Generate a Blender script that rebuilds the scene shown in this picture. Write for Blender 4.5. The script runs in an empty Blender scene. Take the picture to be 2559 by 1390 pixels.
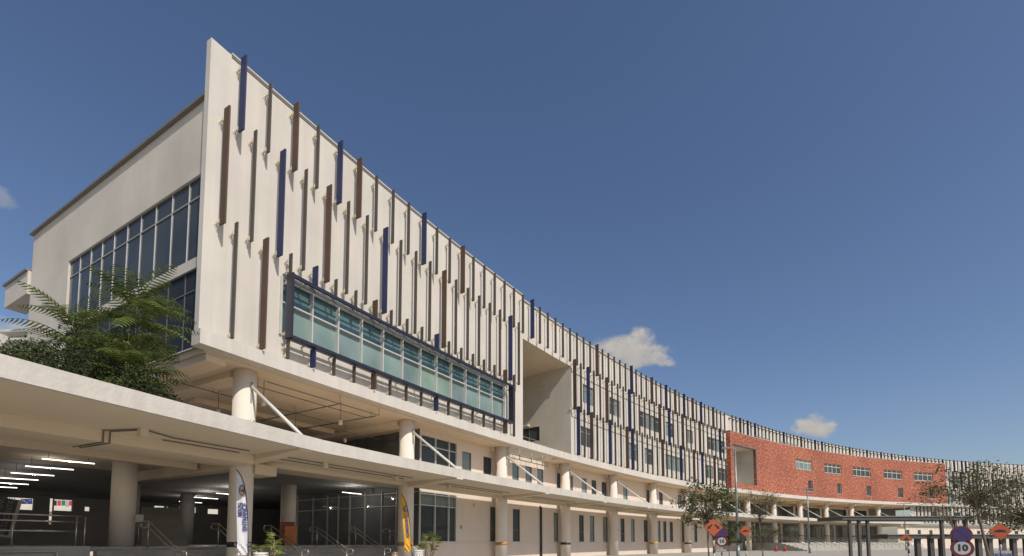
import bpy, bmesh, math, random
from mathutils import Vector, Matrix
random.seed(7)
S = bpy.context.scene
COL = S.collection
R = math.radians

# ------------------------------------------------------------------ camera
cam_d = bpy.data.cameras.new("camera")
cam = bpy.data.objects.new("camera", cam_d)
COL.objects.link(cam)
S.camera = cam
cam_d.sensor_width = 36.0
cam_d.lens = 1210.0 / 2559.0 * 36.0
cam_d.shift_y = (1356.0 - 81.3 - 695.0) / 2559.0
cam_d.clip_start = 0.1
cam_d.clip_end = 5000
cam.location = (0, 0, 1.5)
cam.rotation_euler = (R(90) + math.atan(1210 / 18000), 0, 0)

# ------------------------------------------------------------------ exposure
S.view_settings.view_transform = 'Standard'
S.view_settings.look = 'None'
S.view_settings.gamma = 1
S.view_settings.exposure = 0.0

# ------------------------------------------------------------------ sun and sky
SUN_AZ = (0.624, -0.782)
SUN_EL = R(42.5)
sd = bpy.data.lights.new("sun", 'SUN')
sd.energy = 3.7
sd.angle = R(0.53)
sd.color = (1.0, 0.94, 0.855)
sun = bpy.data.objects.new("sun", sd)
COL.objects.link(sun)
sun.location = (40, -40, 60)
sv = Vector((SUN_AZ[0] * math.cos(SUN_EL), SUN_AZ[1] * math.cos(SUN_EL), math.sin(SUN_EL)))
sun.rotation_euler = (-sv).to_track_quat('-Z', 'Y').to_euler()

W = bpy.data.worlds.new("World")
S.world = W
W.use_nodes = True
wn, wl = W.node_tree.nodes, W.node_tree.links
wn.clear()
sky = wn.new('ShaderNodeTexSky')
sky.sky_type = 'NISHITA'
sky.sun_disc = False
sky.sun_elevation = SUN_EL
sky.sun_rotation = math.atan2(SUN_AZ[0], SUN_AZ[1])
sky.air_density = 1.0
sky.dust_density = 1.2
sky.ozone_density = 1.0
hsv = wn.new('ShaderNodeHueSaturation')
hsv.inputs['Saturation'].default_value = 1.08
hsv.inputs['Value'].default_value = 1.12
wl.new(sky.outputs[0], hsv.inputs['Color'])
tint = wn.new('ShaderNodeVectorMath')
tint.operation = 'MULTIPLY'
tint.inputs[1].default_value = (1.05, 1.04, 1.12)
wl.new(hsv.outputs[0], tint.inputs[0])


def px_dir(px, py):
    pit = math.atan(1210 / 18000)
    u, v = (px - 1280) / 1210, (1356 - 81.3 - py) / 1210
    return Vector((u, math.cos(pit) - v * math.sin(pit), math.sin(pit) + v * math.cos(pit))).normalized()


def wmath(op, a, b=None, c=None):
    n = wn.new('ShaderNodeMath')
    n.operation = op
    for i, x in enumerate((a, b, c)):
        if x is None:
            continue
        if isinstance(x, (int, float)):
            n.inputs[i].default_value = x
        else:
            wl.new(x, n.inputs[i])
    return n.outputs[0]


def wdot(vec_out, v):
    n = wn.new('ShaderNodeVectorMath')
    n.operation = 'DOT_PRODUCT'
    wl.new(vec_out, n.inputs[0])
    n.inputs[1].default_value = v
    return n.outputs['Value']


tc = wn.new('ShaderNodeTexCoord')
gen = tc.outputs['Generated']
cur = tint.outputs[0]


def cloud(direction, hw, hh, scale, dens, seed, lean=0.0):
    """a small cumulus in the sky round the given world direction; hw, hh are half sizes in radians"""
    global cur
    f = direction.normalized()
    rt = f.cross(Vector((0, 0, 1))).normalized()
    up = rt.cross(f).normalized()
    x = wdot(gen, rt)
    y = wdot(gen, up)
    fz = wdot(gen, f)
    mp = wn.new('ShaderNodeMapping')
    mp.inputs['Location'].default_value = (seed, seed * 2.1, 0)
    mp.inputs['Scale'].default_value = (scale, scale, scale * 1.3)
    wl.new(gen, mp.inputs['Vector'])
    nz = wn.new('ShaderNodeTexNoise')
    nz.inputs['Detail'].default_value = 7
    nz.inputs['Roughness'].default_value = 0.58
    nz.inputs['Scale'].default_value = 1.0
    wl.new(mp.outputs[0], nz.inputs['Vector'])
    nn = wmath('SUBTRACT', nz.outputs['Fac'], 0.5)
    xs = wmath('DIVIDE', x, hw)
    yy = wmath('ADD', y, wmath('MULTIPLY', x, lean))
    ys = wmath('DIVIDE', yy, hh)
    # flatter base: the lower half falls off faster
    below = wmath('MULTIPLY', wmath('MINIMUM', ys, 0.0), 0.55)
    ys = wmath('ADD', ys, below)
    r2 = wmath('ADD', wmath('MULTIPLY', xs, xs), wmath('MULTIPLY', ys, ys))
    d = wmath('ADD', wmath('SUBTRACT', 1.0, r2), wmath('MULTIPLY', nn, 3.0))
    mr = wn.new('ShaderNodeMapRange')
    mr.interpolation_type = 'SMOOTHSTEP'
    wl.new(d, mr.inputs['Value'])
    mr.inputs['From Min'].default_value = 0.0
    mr.inputs['From Max'].default_value = 1.0
    mr.inputs['To Max'].default_value = dens
    front = wmath('GREATER_THAN', fz, 0.3)
    mask = wmath('MULTIPLY', mr.outputs[0], front)
    # billows: denser parts a little brighter, bases greyer
    cr = wn.new('ShaderNodeMapRange')
    wl.new(wmath('ADD', wmath('MULTIPLY', ys, 0.55), wmath('MULTIPLY', nn, 2.4)), cr.inputs['Value'])
    cr.inputs['From Min'].default_value = -1.0
    cr.inputs['From Max'].default_value = 1.2
    cm = wn.new('ShaderNodeMix')
    cm.data_type = 'RGBA'
    cm.inputs[6].default_value = (4.3, 4.25, 4.35, 1)
    cm.inputs[7].default_value = (7.0, 6.5, 5.7, 1)
    wl.new(cr.outputs[0], cm.inputs[0])
    mx = wn.new('ShaderNodeMix')
    mx.data_type = 'RGBA'
    wl.new(mask, mx.inputs[0])
    wl.new(cur, mx.inputs[6])
    wl.new(cm.outputs[2], mx.inputs[7])
    cur = mx.outputs[2]


cloud(px_dir(1572, 886), 0.092, 0.044, 19.0, 0.97, 3.1, 0.12)
cloud(px_dir(1655, 905), 0.026, 0.020, 40.0, 0.75, 7.4, 0.1)
cloud(px_dir(2032, 1074), 0.036, 0.027, 34.0, 0.97, 5.3, 0.1)
cloud(px_dir(-20, 490), 0.030, 0.018, 30.0, 0.32, 9.2, 0.0)
cloud(px_dir(10, 850), 0.08, 0.035, 22.0, 0.6, 1.7, 0.0)
bg = wn.new('ShaderNodeBackground')
bg.inputs['Strength'].default_value = 0.085
wl.new(cur, bg.inputs['Color'])
wo = wn.new('ShaderNodeOutputWorld')
wl.new(bg.outputs[0], wo.inputs['Surface'])

# ------------------------------------------------------------------ the ring the building stands on
CX, CY, RAD, A0 = 161.544, -80.055, 197.761, 2.631256
ZG = 0.22                                   # ground level


def P(s, o, z):
    """s metres along the curved front from its near corner, o metres out from the wall, z height"""
    a = A0 - s / RAD
    return Vector((CX + (RAD - o) * math.cos(a), CY + (RAD - o) * math.sin(a), z))


def tang(s):
    a = A0 - s / RAD
    return Vector((math.sin(a), -math.cos(a), 0))


def outw(s):
    a = A0 - s / RAD
    return Vector((-math.cos(a), -math.sin(a), 0))


# ------------------------------------------------------------------ materials
def new_mat(name):
    m = bpy.data.materials.new(name)
    m.use_nodes = True
    nt = m.node_tree
    b = nt.nodes['Principled BSDF']
    return m, nt, b


def plaster(name, col, var=0.07, rough=0.85, bump=0.15, streak=0.06, scale=0.35):
    m, nt, b = new_mat(name)
    N, L = nt.nodes, nt.links
    tcn = N.new('ShaderNodeTexCoord')
    n1 = N.new('ShaderNodeTexNoise')
    n1.inputs['Scale'].default_value = scale
    n1.inputs['Detail'].default_value = 6
    n1.inputs['Roughness'].default_value = 0.6
    L.new(tcn.outputs['Object'], n1.inputs['Vector'])
    mp = N.new('ShaderNodeMapping')
    mp.inputs['Scale'].default_value = (3.0, 3.0, 0.12)
    L.new(tcn.outputs['Object'], mp.inputs['Vector'])
    n2 = N.new('ShaderNodeTexNoise')
    n2.inputs['Scale'].default_value = 1.0
    n2.inputs['Detail'].default_value = 5
    L.new(mp.outputs[0], n2.inputs['Vector'])
    a = N.new('ShaderNodeMapRange')
    L.new(n1.outputs['Fac'], a.inputs['Value'])
    a.inputs['From Min'].default_value = 0.3
    a.inputs['From Max'].default_value = 0.7
    a.inputs['To Min'].default_value = 1 - var
    a.inputs['To Max'].default_value = 1 + var
    c = N.new('ShaderNodeMapRange')
    L.new(n2.outputs['Fac'], c.inputs['Value'])
    c.inputs['From Min'].default_value = 0.35
    c.inputs['From Max'].default_value = 0.75
    c.inputs['To Min'].default_value = 1.0
    c.inputs['To Max'].default_value = 1 - streak
    mu = N.new('ShaderNodeMath')
    mu.operation = 'MULTIPLY'
    L.new(a.outputs[0], mu.inputs[0])
    L.new(c.outputs[0], mu.inputs[1])
    vm = N.new('ShaderNodeVectorMath')
    vm.operation = 'SCALE'
    vm.inputs[0].default_value = col
    L.new(mu.outputs[0], vm.inputs['Scale'])
    L.new(vm.outputs[0], b.inputs['Base Color'])
    b.inputs['Roughness'].default_value = rough
    n3 = N.new('ShaderNodeTexNoise')
    n3.inputs['Scale'].default_value = 9
    n3.inputs['Detail'].default_value = 4
    L.new(tcn.outputs['Object'], n3.inputs['Vector'])
    bp = N.new('ShaderNodeBump')
    bp.inputs['Strength'].default_value = bump
    bp.inputs['Distance'].default_value = 0.02
    L.new(n3.outputs['Fac'], bp.inputs['Height'])
    L.new(bp.outputs[0], b.inputs['Normal'])
    return m


def paint(name, col, rough=0.45, metal=0.0, var=0.08, scale=1.5):
    m, nt, b = new_mat(name)
    N, L = nt.nodes, nt.links
    tcn = N.new('ShaderNodeTexCoord')
    n1 = N.new('ShaderNodeTexNoise')
    n1.inputs['Scale'].default_value = scale
    n1.inputs['Detail'].default_value = 5
    L.new(tcn.outputs['Object'], n1.inputs['Vector'])
    a = N.new('ShaderNodeMapRange')
    L.new(n1.outputs['Fac'], a.inputs['Value'])
    a.inputs['From Min'].default_value = 0.3
    a.inputs['From Max'].default_value = 0.7
    a.inputs['To Min'].default_value = 1 - var
    a.inputs['To Max'].default_value = 1 + var
    vm = N.new('ShaderNodeVectorMath')
    vm.operation = 'SCALE'
    vm.inputs[0].default_value = col
    L.new(a.outputs[0], vm.inputs['Scale'])
    L.new(vm.outputs[0], b.inputs['Base Color'])
    b.inputs['Roughness'].default_value = rough
    b.inputs['Metallic'].default_value = metal
    return m


def glass(name, col, rough=0.06, spec=0.5, wob=0.0):
    m, nt, b = new_mat(name)
    N, L = nt.nodes, nt.links
    tcn = N.new('ShaderNodeTexCoord')
    n1 = N.new('ShaderNodeTexNoise')
    n1.inputs['Scale'].default_value = 0.45
    n1.inputs['Detail'].default_value = 3
    L.new(tcn.outputs['Object'], n1.inputs['Vector'])
    a = N.new('ShaderNodeMapRange')
    L.new(n1.outputs['Fac'], a.inputs['Value'])
    a.inputs['From Min'].default_value = 0.3
    a.inputs['From Max'].default_value = 0.7
    a.inputs['To Min'].default_value = 0.75
    a.inputs['To Max'].default_value = 1.25
    vm = N.new('ShaderNodeVectorMath')
    vm.operation = 'SCALE'
    vm.inputs[0].default_value = col
    L.new(a.outputs[0], vm.inputs['Scale'])
    L.new(vm.outputs[0], b.inputs['Base Color'])
    b.inputs['Roughness'].default_value = rough
    b.inputs['Specular IOR Level'].default_value = spec
    return m


def brick_mat():
    m, nt, b = new_mat('red_brick')
    N, L = nt.nodes, nt.links
    uv = N.new('ShaderNodeUVMap')
    bt = N.new('ShaderNodeTexBrick')
    bt.inputs['Scale'].default_value = 1.0
    bt.inputs['Brick Width'].default_value = 0.42
    bt.inputs['Row Height'].default_value = 0.15
    bt.inputs['Mortar Size'].default_value = 0.012
    bt.inputs['Color1'].default_value = (0.27, 0.068, 0.034, 1)
    bt.inputs['Color2'].default_value = (0.40, 0.135, 0.07, 1)
    bt.inputs['Mortar'].default_value = (0.30, 0.16, 0.11, 1)
    L.new(uv.outputs[0], bt.inputs['Vector'])
    mp = N.new('ShaderNodeMapping')
    mp.inputs['Scale'].default_value = (1.9, 4.2, 1)
    mp.inputs['Rotation'].default_value = (0, 0, 0.35)
    L.new(uv.outputs[0], mp.inputs['Vector'])
    n1 = N.new('ShaderNodeTexNoise')
    n1.inputs['Scale'].default_value = 1.0
    n1.inputs['Detail'].default_value = 8
    n1.inputs['Roughness'].default_value = 0.72
    L.new(mp.outputs[0], n1.inputs['Vector'])
    cr = N.new('ShaderNodeValToRGB')
    e = cr.color_ramp.elements
    e[0].position = 0.38
    e[0].color = (0.15, 0.032, 0.018, 1)
    e[1].position = 0.63
    e[1].color = (0.58, 0.30, 0.20, 1)
    k = e.new(0.5)
    k.color = (0.32, 0.082, 0.042, 1)
    L.new(n1.outputs['Fac'], cr.inputs['Fac'])
    mx = N.new('ShaderNodeMix')
    mx.data_type = 'RGBA'
    mx.inputs[0].default_value = 0.72
    L.new(bt.outputs['Color'], mx.inputs[6])
    L.new(cr.outputs[0], mx.inputs[7])
    n2 = N.new('ShaderNodeTexNoise')
    n2.inputs['Scale'].default_value = 0.16
    n2.inputs['Detail'].default_value = 3
    L.new(uv.outputs[0], n2.inputs['Vector'])
    a = N.new('ShaderNodeMapRange')
    L.new(n2.outputs['Fac'], a.inputs['Value'])
    a.inputs['From Min'].default_value = 0.3
    a.inputs['From Max'].default_value = 0.7
    a.inputs['To Min'].default_value = 0.82
    a.inputs['To Max'].default_value = 1.18
    vm = N.new('ShaderNodeVectorMath')
    vm.operation = 'SCALE'
    L.new(mx.outputs[2], vm.inputs[0])
    L.new(a.outputs[0], vm.inputs['Scale'])
    L.new(vm.outputs[0], b.inputs['Base Color'])
    b.inputs['Roughness'].default_value = 0.9
    bp = N.new('ShaderNodeBump')
    bp.inputs['Strength'].default_value = 0.8
    bp.inputs['Distance'].default_value = 0.07
    L.new(n1.outputs['Fac'], bp.inputs['Height'])
    L.new(bp.outputs[0], b.inputs['Normal'])
    return m


def leaf_mat(name, c1, c2, trans=0.25):
    m, nt, b = new_mat(name)
    N, L = nt.nodes, nt.links
    g = N.new('ShaderNodeNewGeometry')
    cr = N.new('ShaderNodeValToRGB')
    cr.color_ramp.elements[0].color = (*c1, 1)
    cr.color_ramp.elements[1].color = (*c2, 1)
    L.new(g.outputs['Random Per Island'], cr.inputs['Fac'])
    L.new(cr.outputs[0], b.inputs['Base Color'])
    b.inputs['Roughness'].default_value = 0.7
    b.inputs['Specular IOR Level'].default_value = 0.2
    tr = N.new('ShaderNodeBsdfTranslucent')
    L.new(cr.outputs[0], tr.inputs['Color'])
    mx = N.new('ShaderNodeMixShader')
    mx.inputs[0].default_value = trans
    L.new(b.outputs[0], mx.inputs[1])
    L.new(tr.outputs[0], mx.inputs[2])
    L.new(mx.outputs[0], N['Material Output'].inputs['Surface'])
    return m


def emit(name, col, st):
    m, nt, b = new_mat(name)
    b.inputs['Base Color'].default_value = (*col, 1)
    b.inputs['Emission Color'].default_value = (*col, 1)
    b.inputs['Emission Strength'].default_value = st
    return m


M = dict(
    white=plaster('white_render', (0.58, 0.54, 0.475), 0.07, streak=0.12),
    endwall=plaster('end_wall_render', (0.555, 0.515, 0.435), 0.14, streak=0.03, scale=0.25),
    stucco=plaster('canopy_stucco', (0.555, 0.515, 0.452), 0.08, streak=0.1, bump=0.7, scale=0.8),
    soffit=plaster('soffit_paint', (0.68, 0.565, 0.42), 0.05, streak=0.0),
    wall=plaster('ground_wall_render', (0.66, 0.56, 0.46), 0.05, streak=0.05),
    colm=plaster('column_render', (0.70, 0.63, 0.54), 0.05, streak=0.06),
    concrete=plaster('concrete', (0.34, 0.33, 0.29), 0.14, streak=0.12),
    paving=plaster('paving', (0.37, 0.35, 0.30), 0.10, streak=0.0, scale=0.6),
    ground=plaster('ground_surface', (0.46, 0.40, 0.31), 0.12, streak=0.0, scale=0.12),
    steps=plaster('step_stone', (0.33, 0.305, 0.255), 0.18, streak=0.0, scale=1.2),
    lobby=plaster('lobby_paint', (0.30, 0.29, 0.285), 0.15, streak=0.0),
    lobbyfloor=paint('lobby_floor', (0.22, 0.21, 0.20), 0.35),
    cap=paint('roof_capping', (0.17, 0.155, 0.13), 0.5),
    capw=paint('pale_capping', (0.46, 0.43, 0.37), 0.6),
    capl=paint('roof_edge_strip', (0.42, 0.39, 0.34), 0.5),
    blue=paint('blue_paint', (0.017, 0.025, 0.085), 0.7),
    brown=paint('brown_paint', (0.088, 0.050, 0.030), 0.7),
    grey=paint('grey_paint', (0.080, 0.066, 0.054), 0.7),
    navy=paint('navy_paint', (0.018, 0.019, 0.036), 0.45),
    bracket=paint('bracket_metal', (0.60, 0.55, 0.42), 0.5),
    alu=paint('aluminium', (0.62, 0.61, 0.57), 0.35, 0.3),
    frame=paint('window_frame', (0.34, 0.32, 0.28), 0.4),
    darkframe=paint('dark_window_frame', (0.10, 0.105, 0.105), 0.4),
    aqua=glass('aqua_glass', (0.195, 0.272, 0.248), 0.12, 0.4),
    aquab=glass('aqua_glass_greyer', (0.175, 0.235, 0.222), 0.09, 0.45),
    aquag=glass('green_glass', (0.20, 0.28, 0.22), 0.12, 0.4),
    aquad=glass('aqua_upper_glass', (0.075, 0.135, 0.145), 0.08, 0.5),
    dglass=glass('dark_glass', (0.055, 0.063, 0.065), 0.03, 0.16),
    blind=glass('blind_behind_glass', (0.17, 0.215, 0.20), 0.10, 0.5),
    darkrefl=glass('dark_reflection_glass', (0.03, 0.034, 0.035), 0.06, 0.05),  # near-black colour stands for the dark surroundings mirrored in the glass
    lglass=glass('lobby_glass', (0.13, 0.135, 0.138), 0.05, 0.3),
    brick=brick_mat(),
    steel=paint('stainless_steel', (0.42, 0.40, 0.34), 0.28, 0.75),
    galv=paint('galvanised_steel', (0.23, 0.26, 0.25), 0.4, 0.4, 0.25, 6),
    pipe=paint('pipe_paint', (0.13, 0.12, 0.11), 0.5),
    lampbody=paint('lamp_body', (0.62, 0.54, 0.42), 0.5),
    dsteel=paint('dark_steel', (0.07, 0.067, 0.06), 0.5),
    dsteeltop=paint('shelter_roof_edge', (0.24, 0.235, 0.21), 0.5),
    rodm=paint('rod_paint', (0.66, 0.64, 0.58), 0.4),
    tube=emit('lamp_tube', (1.0, 0.93, 0.82), 2.6),
    orange=paint('orange_sign', (0.46, 0.095, 0.03), 0.5, 0, 0.05),
    black=paint('black_paint', (0.025, 0.024, 0.026), 0.5),
    signwhite=paint('sign_white', (0.42, 0.40, 0.37), 0.5),
    signred=paint('sign_red', (0.12, 0.016, 0.024), 0.5),
    signblue=paint('sign_blue', (0.017, 0.036, 0.16), 0.5),
    banner=paint('banner_white', (0.60, 0.60, 0.61), 0.8, 0, 0.06, 2.5),
    yellow=paint('banner_yellow', (0.66, 0.36, 0.03), 0.8, 0, 0.06, 2.5),
    bandor=paint('band_orange', (0.42, 0.20, 0.06), 0.6),
    bandye=paint('band_yellow', (0.50, 0.31, 0.05), 0.6),
    boardor=paint('orange_board', (0.48, 0.17, 0.05), 0.6),
    boardred=paint('red_board', (0.24, 0.055, 0.04), 0.6),
    text_blue=paint('lettering_blue', (0.035, 0.055, 0.20), 0.7),
    text_white=paint('lettering_white', (0.75, 0.73, 0.68), 0.7),
    text_dim=paint('lettering_dim', (0.20, 0.19, 0.22), 0.7),
    red=paint('red_cloth', (0.55, 0.05, 0.06), 0.8),
    green=paint('green_cloth', (0.02, 0.20, 0.12), 0.8),
    bark=plaster('bark', (0.16, 0.125, 0.09), 0.3, scale=5),
    stem=plaster('palm_stem', (0.34, 0.24, 0.13), 0.3, scale=12),
    soil=plaster('soil', (0.06, 0.05, 0.035), 0.3, scale=3),
    fern=leaf_mat('fern_leaf', (0.06, 0.09, 0.022), (0.22, 0.265, 0.07), 0.35),
    shrub=leaf_mat('shrub_leaf', (0.012, 0.020, 0.007), (0.065, 0.085, 0.026), 0.12),
    lime=leaf_mat('young_leaf', (0.13, 0.20, 0.04), (0.24, 0.31, 0.09), 0.35),
    palm=leaf_mat('palm_leaf', (0.10, 0.16, 0.035), (0.30, 0.34, 0.09), 0.3),
    tree=leaf_mat('tree_leaf', (0.05, 0.066, 0.022), (0.14, 0.15, 0.055), 0.3),
    pot=paint('pot_white', (0.70, 0.68, 0.62), 0.6),
    potdark=paint('pot_pattern', (0.16, 0.15, 0.14), 0.6),
    bin=paint('bin_metal', (0.30, 0.22, 0.17), 0.4, 0.3),
)


# ------------------------------------------------------------------ mesh helpers
class MB:
    def __init__(self):
        self.v, self.f, self.uv, self.smooth = [], [], {}, set()

    def face(self, pts, uvs=None, smooth=False):
        i = len(self.v)
        self.v += [tuple(p) for p in pts]
        self.f.append(tuple(range(i, i + len(pts))))
        if uvs:
            self.uv[len(self.f) - 1] = uvs
        if smooth:
            self.smooth.add(len(self.f) - 1)

    def hexa(self, p):
        """eight corners: 0-3 bottom ring, 4-7 top ring"""
        i = len(self.v)
        self.v += [tuple(q) for q in p]
        for q in ((0, 3, 2, 1), (4, 5, 6, 7), (0, 1, 5, 4), (1, 2, 6, 5), (2, 3, 7, 6), (3, 0, 4, 7)):
            self.f.append(tuple(i + k for k in q))

    def box(self, lo, hi, mat=None):
        (a, b, c), (d, e, f) = lo, hi
        p = [Vector(q) for q in ((a, b, c), (d, b, c), (d, e, c), (a, e, c), (a, b, f), (d, b, f), (d, e, f), (a, e, f))]
        if mat is not None:
            p = [mat @ q for q in p]
        self.hexa(p)

    def rbox(self, s, w, o0, o1, z0, z1):
        """straight box standing radially at s, width w along the front"""
        t, n, b = tang(s), outw(s), P(s, 0, 0)
        q = []
        for z in (z0, z1):
            for (ds, o) in ((-w / 2, o0), (w / 2, o0), (w / 2, o1), (-w / 2, o1)):
                v = b + t * ds + n * o
                q.append(Vector((v.x, v.y, z)))
        self.hexa(q)

    def cbox(self, s0, s1, o0, o1, z0, z1, ds=1.5, warp=None, oa=None):
        """curved box following the front; oa(s) adds to both offsets"""
        n = max(1, int(math.ceil((s1 - s0) / ds)))
        wz = warp or (lambda s, z: z)
        oo = oa or (lambda s: (0, 0))
        i0 = len(self.v)
        for i in range(n + 1):
            s = s0 + (s1 - s0) * i / n
            a0, a1 = oo(s)
            for (o, z) in ((o0 + a0, z0), (o1 + a1, z0), (o1 + a1, z1), (o0 + a0, z1)):
                self.v.append(tuple(P(s, o, wz(s, z))))
        for i in range(n):
            a = i0 + 4 * i
            for k in range(4):
                k2 = (k + 1) % 4
                self.f.append((a + k, a + k2, a + 4 + k2, a + 4 + k))
        self.f.append((i0 + 3, i0 + 2, i0 + 1, i0))
        e = i0 + 4 * n
        self.f.append((e, e + 1, e + 2, e + 3))

    def cwall(self, o, s0, s1, z0, z1, holes=(), depth=0.15, ds=1.5, warp=None):
        """curved wall sheet with rectangular openings and their reveals"""
        wz = warp or (lambda s, z: z)
        ss, zz = {s0, s1}, {z0, z1}
        for h in holes:
            ss |= {h[0], h[1]}
            zz |= {h[2], h[3]}
        x = s0
        while x < s1:
            ss.add(round(x, 3))
            x += ds
        ss = sorted(q for q in ss if s0 <= q <= s1)
        zz = sorted(q for q in zz if z0 <= q <= z1)
        for a, b in zip(ss, ss[1:]):
            if b - a < 1e-4:
                continue
            for c, d in zip(zz, zz[1:]):
                ms, mz = (a + b) / 2, (c + d) / 2
                if any(h[0] < ms < h[1] and h[2] < mz < h[3] for h in holes):
                    continue
                self.face([P(a, o, wz(a, c)), P(b, o, wz(b, c)), P(b, o, wz(b, d)), P(a, o, wz(a, d))],
                          [(a, c), (b, c), (b, d), (a, d)])
        for (a, b, c, d) in holes:
            for (p, q) in (((a, c), (a, d)), ((b, d), (b, c)), ((a, d), (b, d)), ((b, c), (a, c))):
                self.face([P(p[0], o, wz(*p)), P(q[0], o, wz(*q)), P(q[0], o - depth, wz(*q)), P(p[0], o - depth, wz(*p))],
                          [p, q, q, p])

    def swall(self, s, o0, o1, z0, z1, holes=(), depth=0.15):
        """radial wall at arc s from offset o0 to o1 with openings (o0,o1,z0,z1); reveals go to +s"""
        oo = sorted({o0, o1} | {h[0] for h in holes} | {h[1] for h in holes})
        zz = sorted({z0, z1} | {h[2] for h in holes} | {h[3] for h in holes})
        for a, b in zip(oo, oo[1:]):
            for c, d in zip(zz, zz[1:]):
                mo, mz = (a + b) / 2, (c + d) / 2
                if any(h[0] < mo < h[1] and h[2] < mz < h[3] for h in holes):
                    continue
                self.face([P(s, a, c), P(s, b, c), P(s, b, d), P(s, a, d)])
        for (a, b, c, d) in holes:
            for (p, q) in (((a, c), (a, d)), ((b, d), (b, c)), ((a, d), (b, d)), ((b, c), (a, c))):
                self.face([P(s, p[0], p[1]), P(s, q[0], q[1]), P(s + depth, q[0], q[1]), P(s + depth, p[0], p[1])])

    def tube(self, pts, r, n=8, r2=None, cap=True):
        pts = [Vector(p) for p in pts]
        m = len(pts)
        base = len(self.v)
        prev = None
        for i, p in enumerate(pts):
            if i == 0:
                d = pts[1] - p
            elif i == m - 1:
                d = p - pts[i - 1]
            else:
                d = (pts[i + 1] - p).normalized() + (p - pts[i - 1]).normalized()
            d = d.normalized() if d.length > 1e-9 else Vector((0, 0, 1))
            ref = prev if prev is not None else (Vector((0, 0, 1)) if abs(d.z) < 0.9 else Vector((1, 0, 0)))
            u = (ref - d * ref.dot(d))
            if u.length < 1e-6:
                u = d.orthogonal()
            u.normalize()
            prev = u
            w = d.cross(u)
            rr = r if r2 is None else r + (r2 - r) * i / (m - 1)
            for k in range(n):
                a = 2 * math.pi * k / n
                self.v.append(tuple(p + u * (rr * math.cos(a)) + w * (rr * math.sin(a))))
        for i in range(m - 1):
            for k in range(n):
                a, b = base + i * n + k, base + i * n + (k + 1) % n
                self.smooth.add(len(self.f))
                self.f.append((a, b, b + n, a + n))
        if cap:
            self.f.append(tuple(base + k for k in range(n))[::-1])
            self.f.append(tuple(base + (m - 1) * n + k for k in range(n)))

    def poly(self, pts, depth, mat):
        """outline in the x-z plane of a local frame, given thickness along local y"""
        n = len(pts)
        i = len(self.v)
        for y in (-depth / 2, depth / 2):
            self.v += [tuple(mat @ Vector((x, y, z))) for (x, z) in pts]
        self.f.append(tuple(i + k for k in range(n)))
        self.f.append(tuple(i + n + k for k in range(n))[::-1])
        for k in range(n):
            k2 = (k + 1) % n
            self.f.append((i + k, i + n + k, i + n + k2, i + k2))

    def mesh(self, name, mat, recalc=True):
        me = bpy.data.meshes.new(name)
        me.from_pydata(self.v, [], self.f)
        if self.uv:
            ul = me.uv_layers.new(name='UVMap')
            for fi, uvs in self.uv.items():
                p = me.polygons[fi]
                for li, q in zip(p.loop_indices, uvs):
                    ul.data[li].uv = q
        if self.smooth:
            for fi in self.smooth:
                me.polygons[fi].use_smooth = True
        me.materials.append(mat)
        if recalc:
            bm = bmesh.new()
            bm.from_mesh(me)
            bmesh.ops.recalc_face_normals(bm, faces=bm.faces)
            bm.to_mesh(me)
            bm.free()
        me.update()
        return me

    def build(self, name, mat, parent=None, recalc=True):
        o = bpy.data.objects.new(name, self.mesh(name, mat, recalc))
        COL.objects.link(o)
        if parent is not None:
            attach(o, parent)
        return o


bpy.context.view_layer.update()


def world_loc(o):
    v = Vector(o.location)
    p = o.parent
    return v if p is None else v + world_loc(p)


def attach(o, parent):
    """parent an object whose mesh is written in world coordinates (things only carry a translation)"""
    o.parent = parent
    o.matrix_parent_inverse = Matrix.Translation(-world_loc(parent) if parent.type == 'EMPTY' else Vector((0, 0, 0)))


def thing(name, label, cat, loc=(0, 0, 0), group=None):
    o = bpy.data.objects.new(name, None)
    COL.objects.link(o)
    o.location = loc
    o.empty_display_size = 0.2
    return tag(o, label, cat, group)


def tag(o, label, cat, group=None):
    o['label'] = label
    o['category'] = cat
    if group:
        o['group'] = group
    return o


def glow(name, p, watts, parent):
    l = bpy.data.lights.new(name, 'POINT')
    l.energy = watts
    l.color = (1.0, 0.93, 0.84)
    l.shadow_soft_size = 0.03
    o = bpy.data.objects.new(name, l)
    COL.objects.link(o)
    o.location = p
    attach(o, parent)
    return o


def struct(o):
    o['kind'] = 'structure'
    return o


def frame_at(loc, yaw):
    """local frame: x to the right, y away, z up; yaw 0 faces straight to -y"""
    return Matrix.Translation(Vector(loc)) @ Matrix.Rotation(yaw, 4, 'Z')


def face_yaw(loc, k=1.0):
    return -math.atan2(loc[0], loc[1]) * k


def text(name, body, size, mat4, mat, parent, bold=0.0, xscale=1.0):
    cu = bpy.data.curves.new(name, 'FONT')
    cu.body = body
    cu.size = size
    cu.align_x = 'CENTER'
    cu.align_y = 'CENTER'
    cu.extrude = 0.002
    cu.offset = bold
    cu.resolution_u = 2
    tmp = bpy.data.objects.new(name + '_curve', cu)
    COL.objects.link(tmp)
    dg = bpy.context.evaluated_depsgraph_get()
    me = bpy.data.meshes.new_from_object(tmp.evaluated_get(dg))
    COL.objects.unlink(tmp)
    bpy.data.objects.remove(tmp)
    # the letters lie in local x-y; stand them up facing local -y
    me.transform(mat4 @ Matrix.Rotation(R(90), 4, 'X') @ Matrix.Diagonal((xscale, 1, 1, 1)))
    me.materials.clear()
    me.materials.append(mat)
    o = bpy.data.objects.new(name, me)
    COL.objects.link(o)
    attach(o, parent)
    return o


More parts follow.
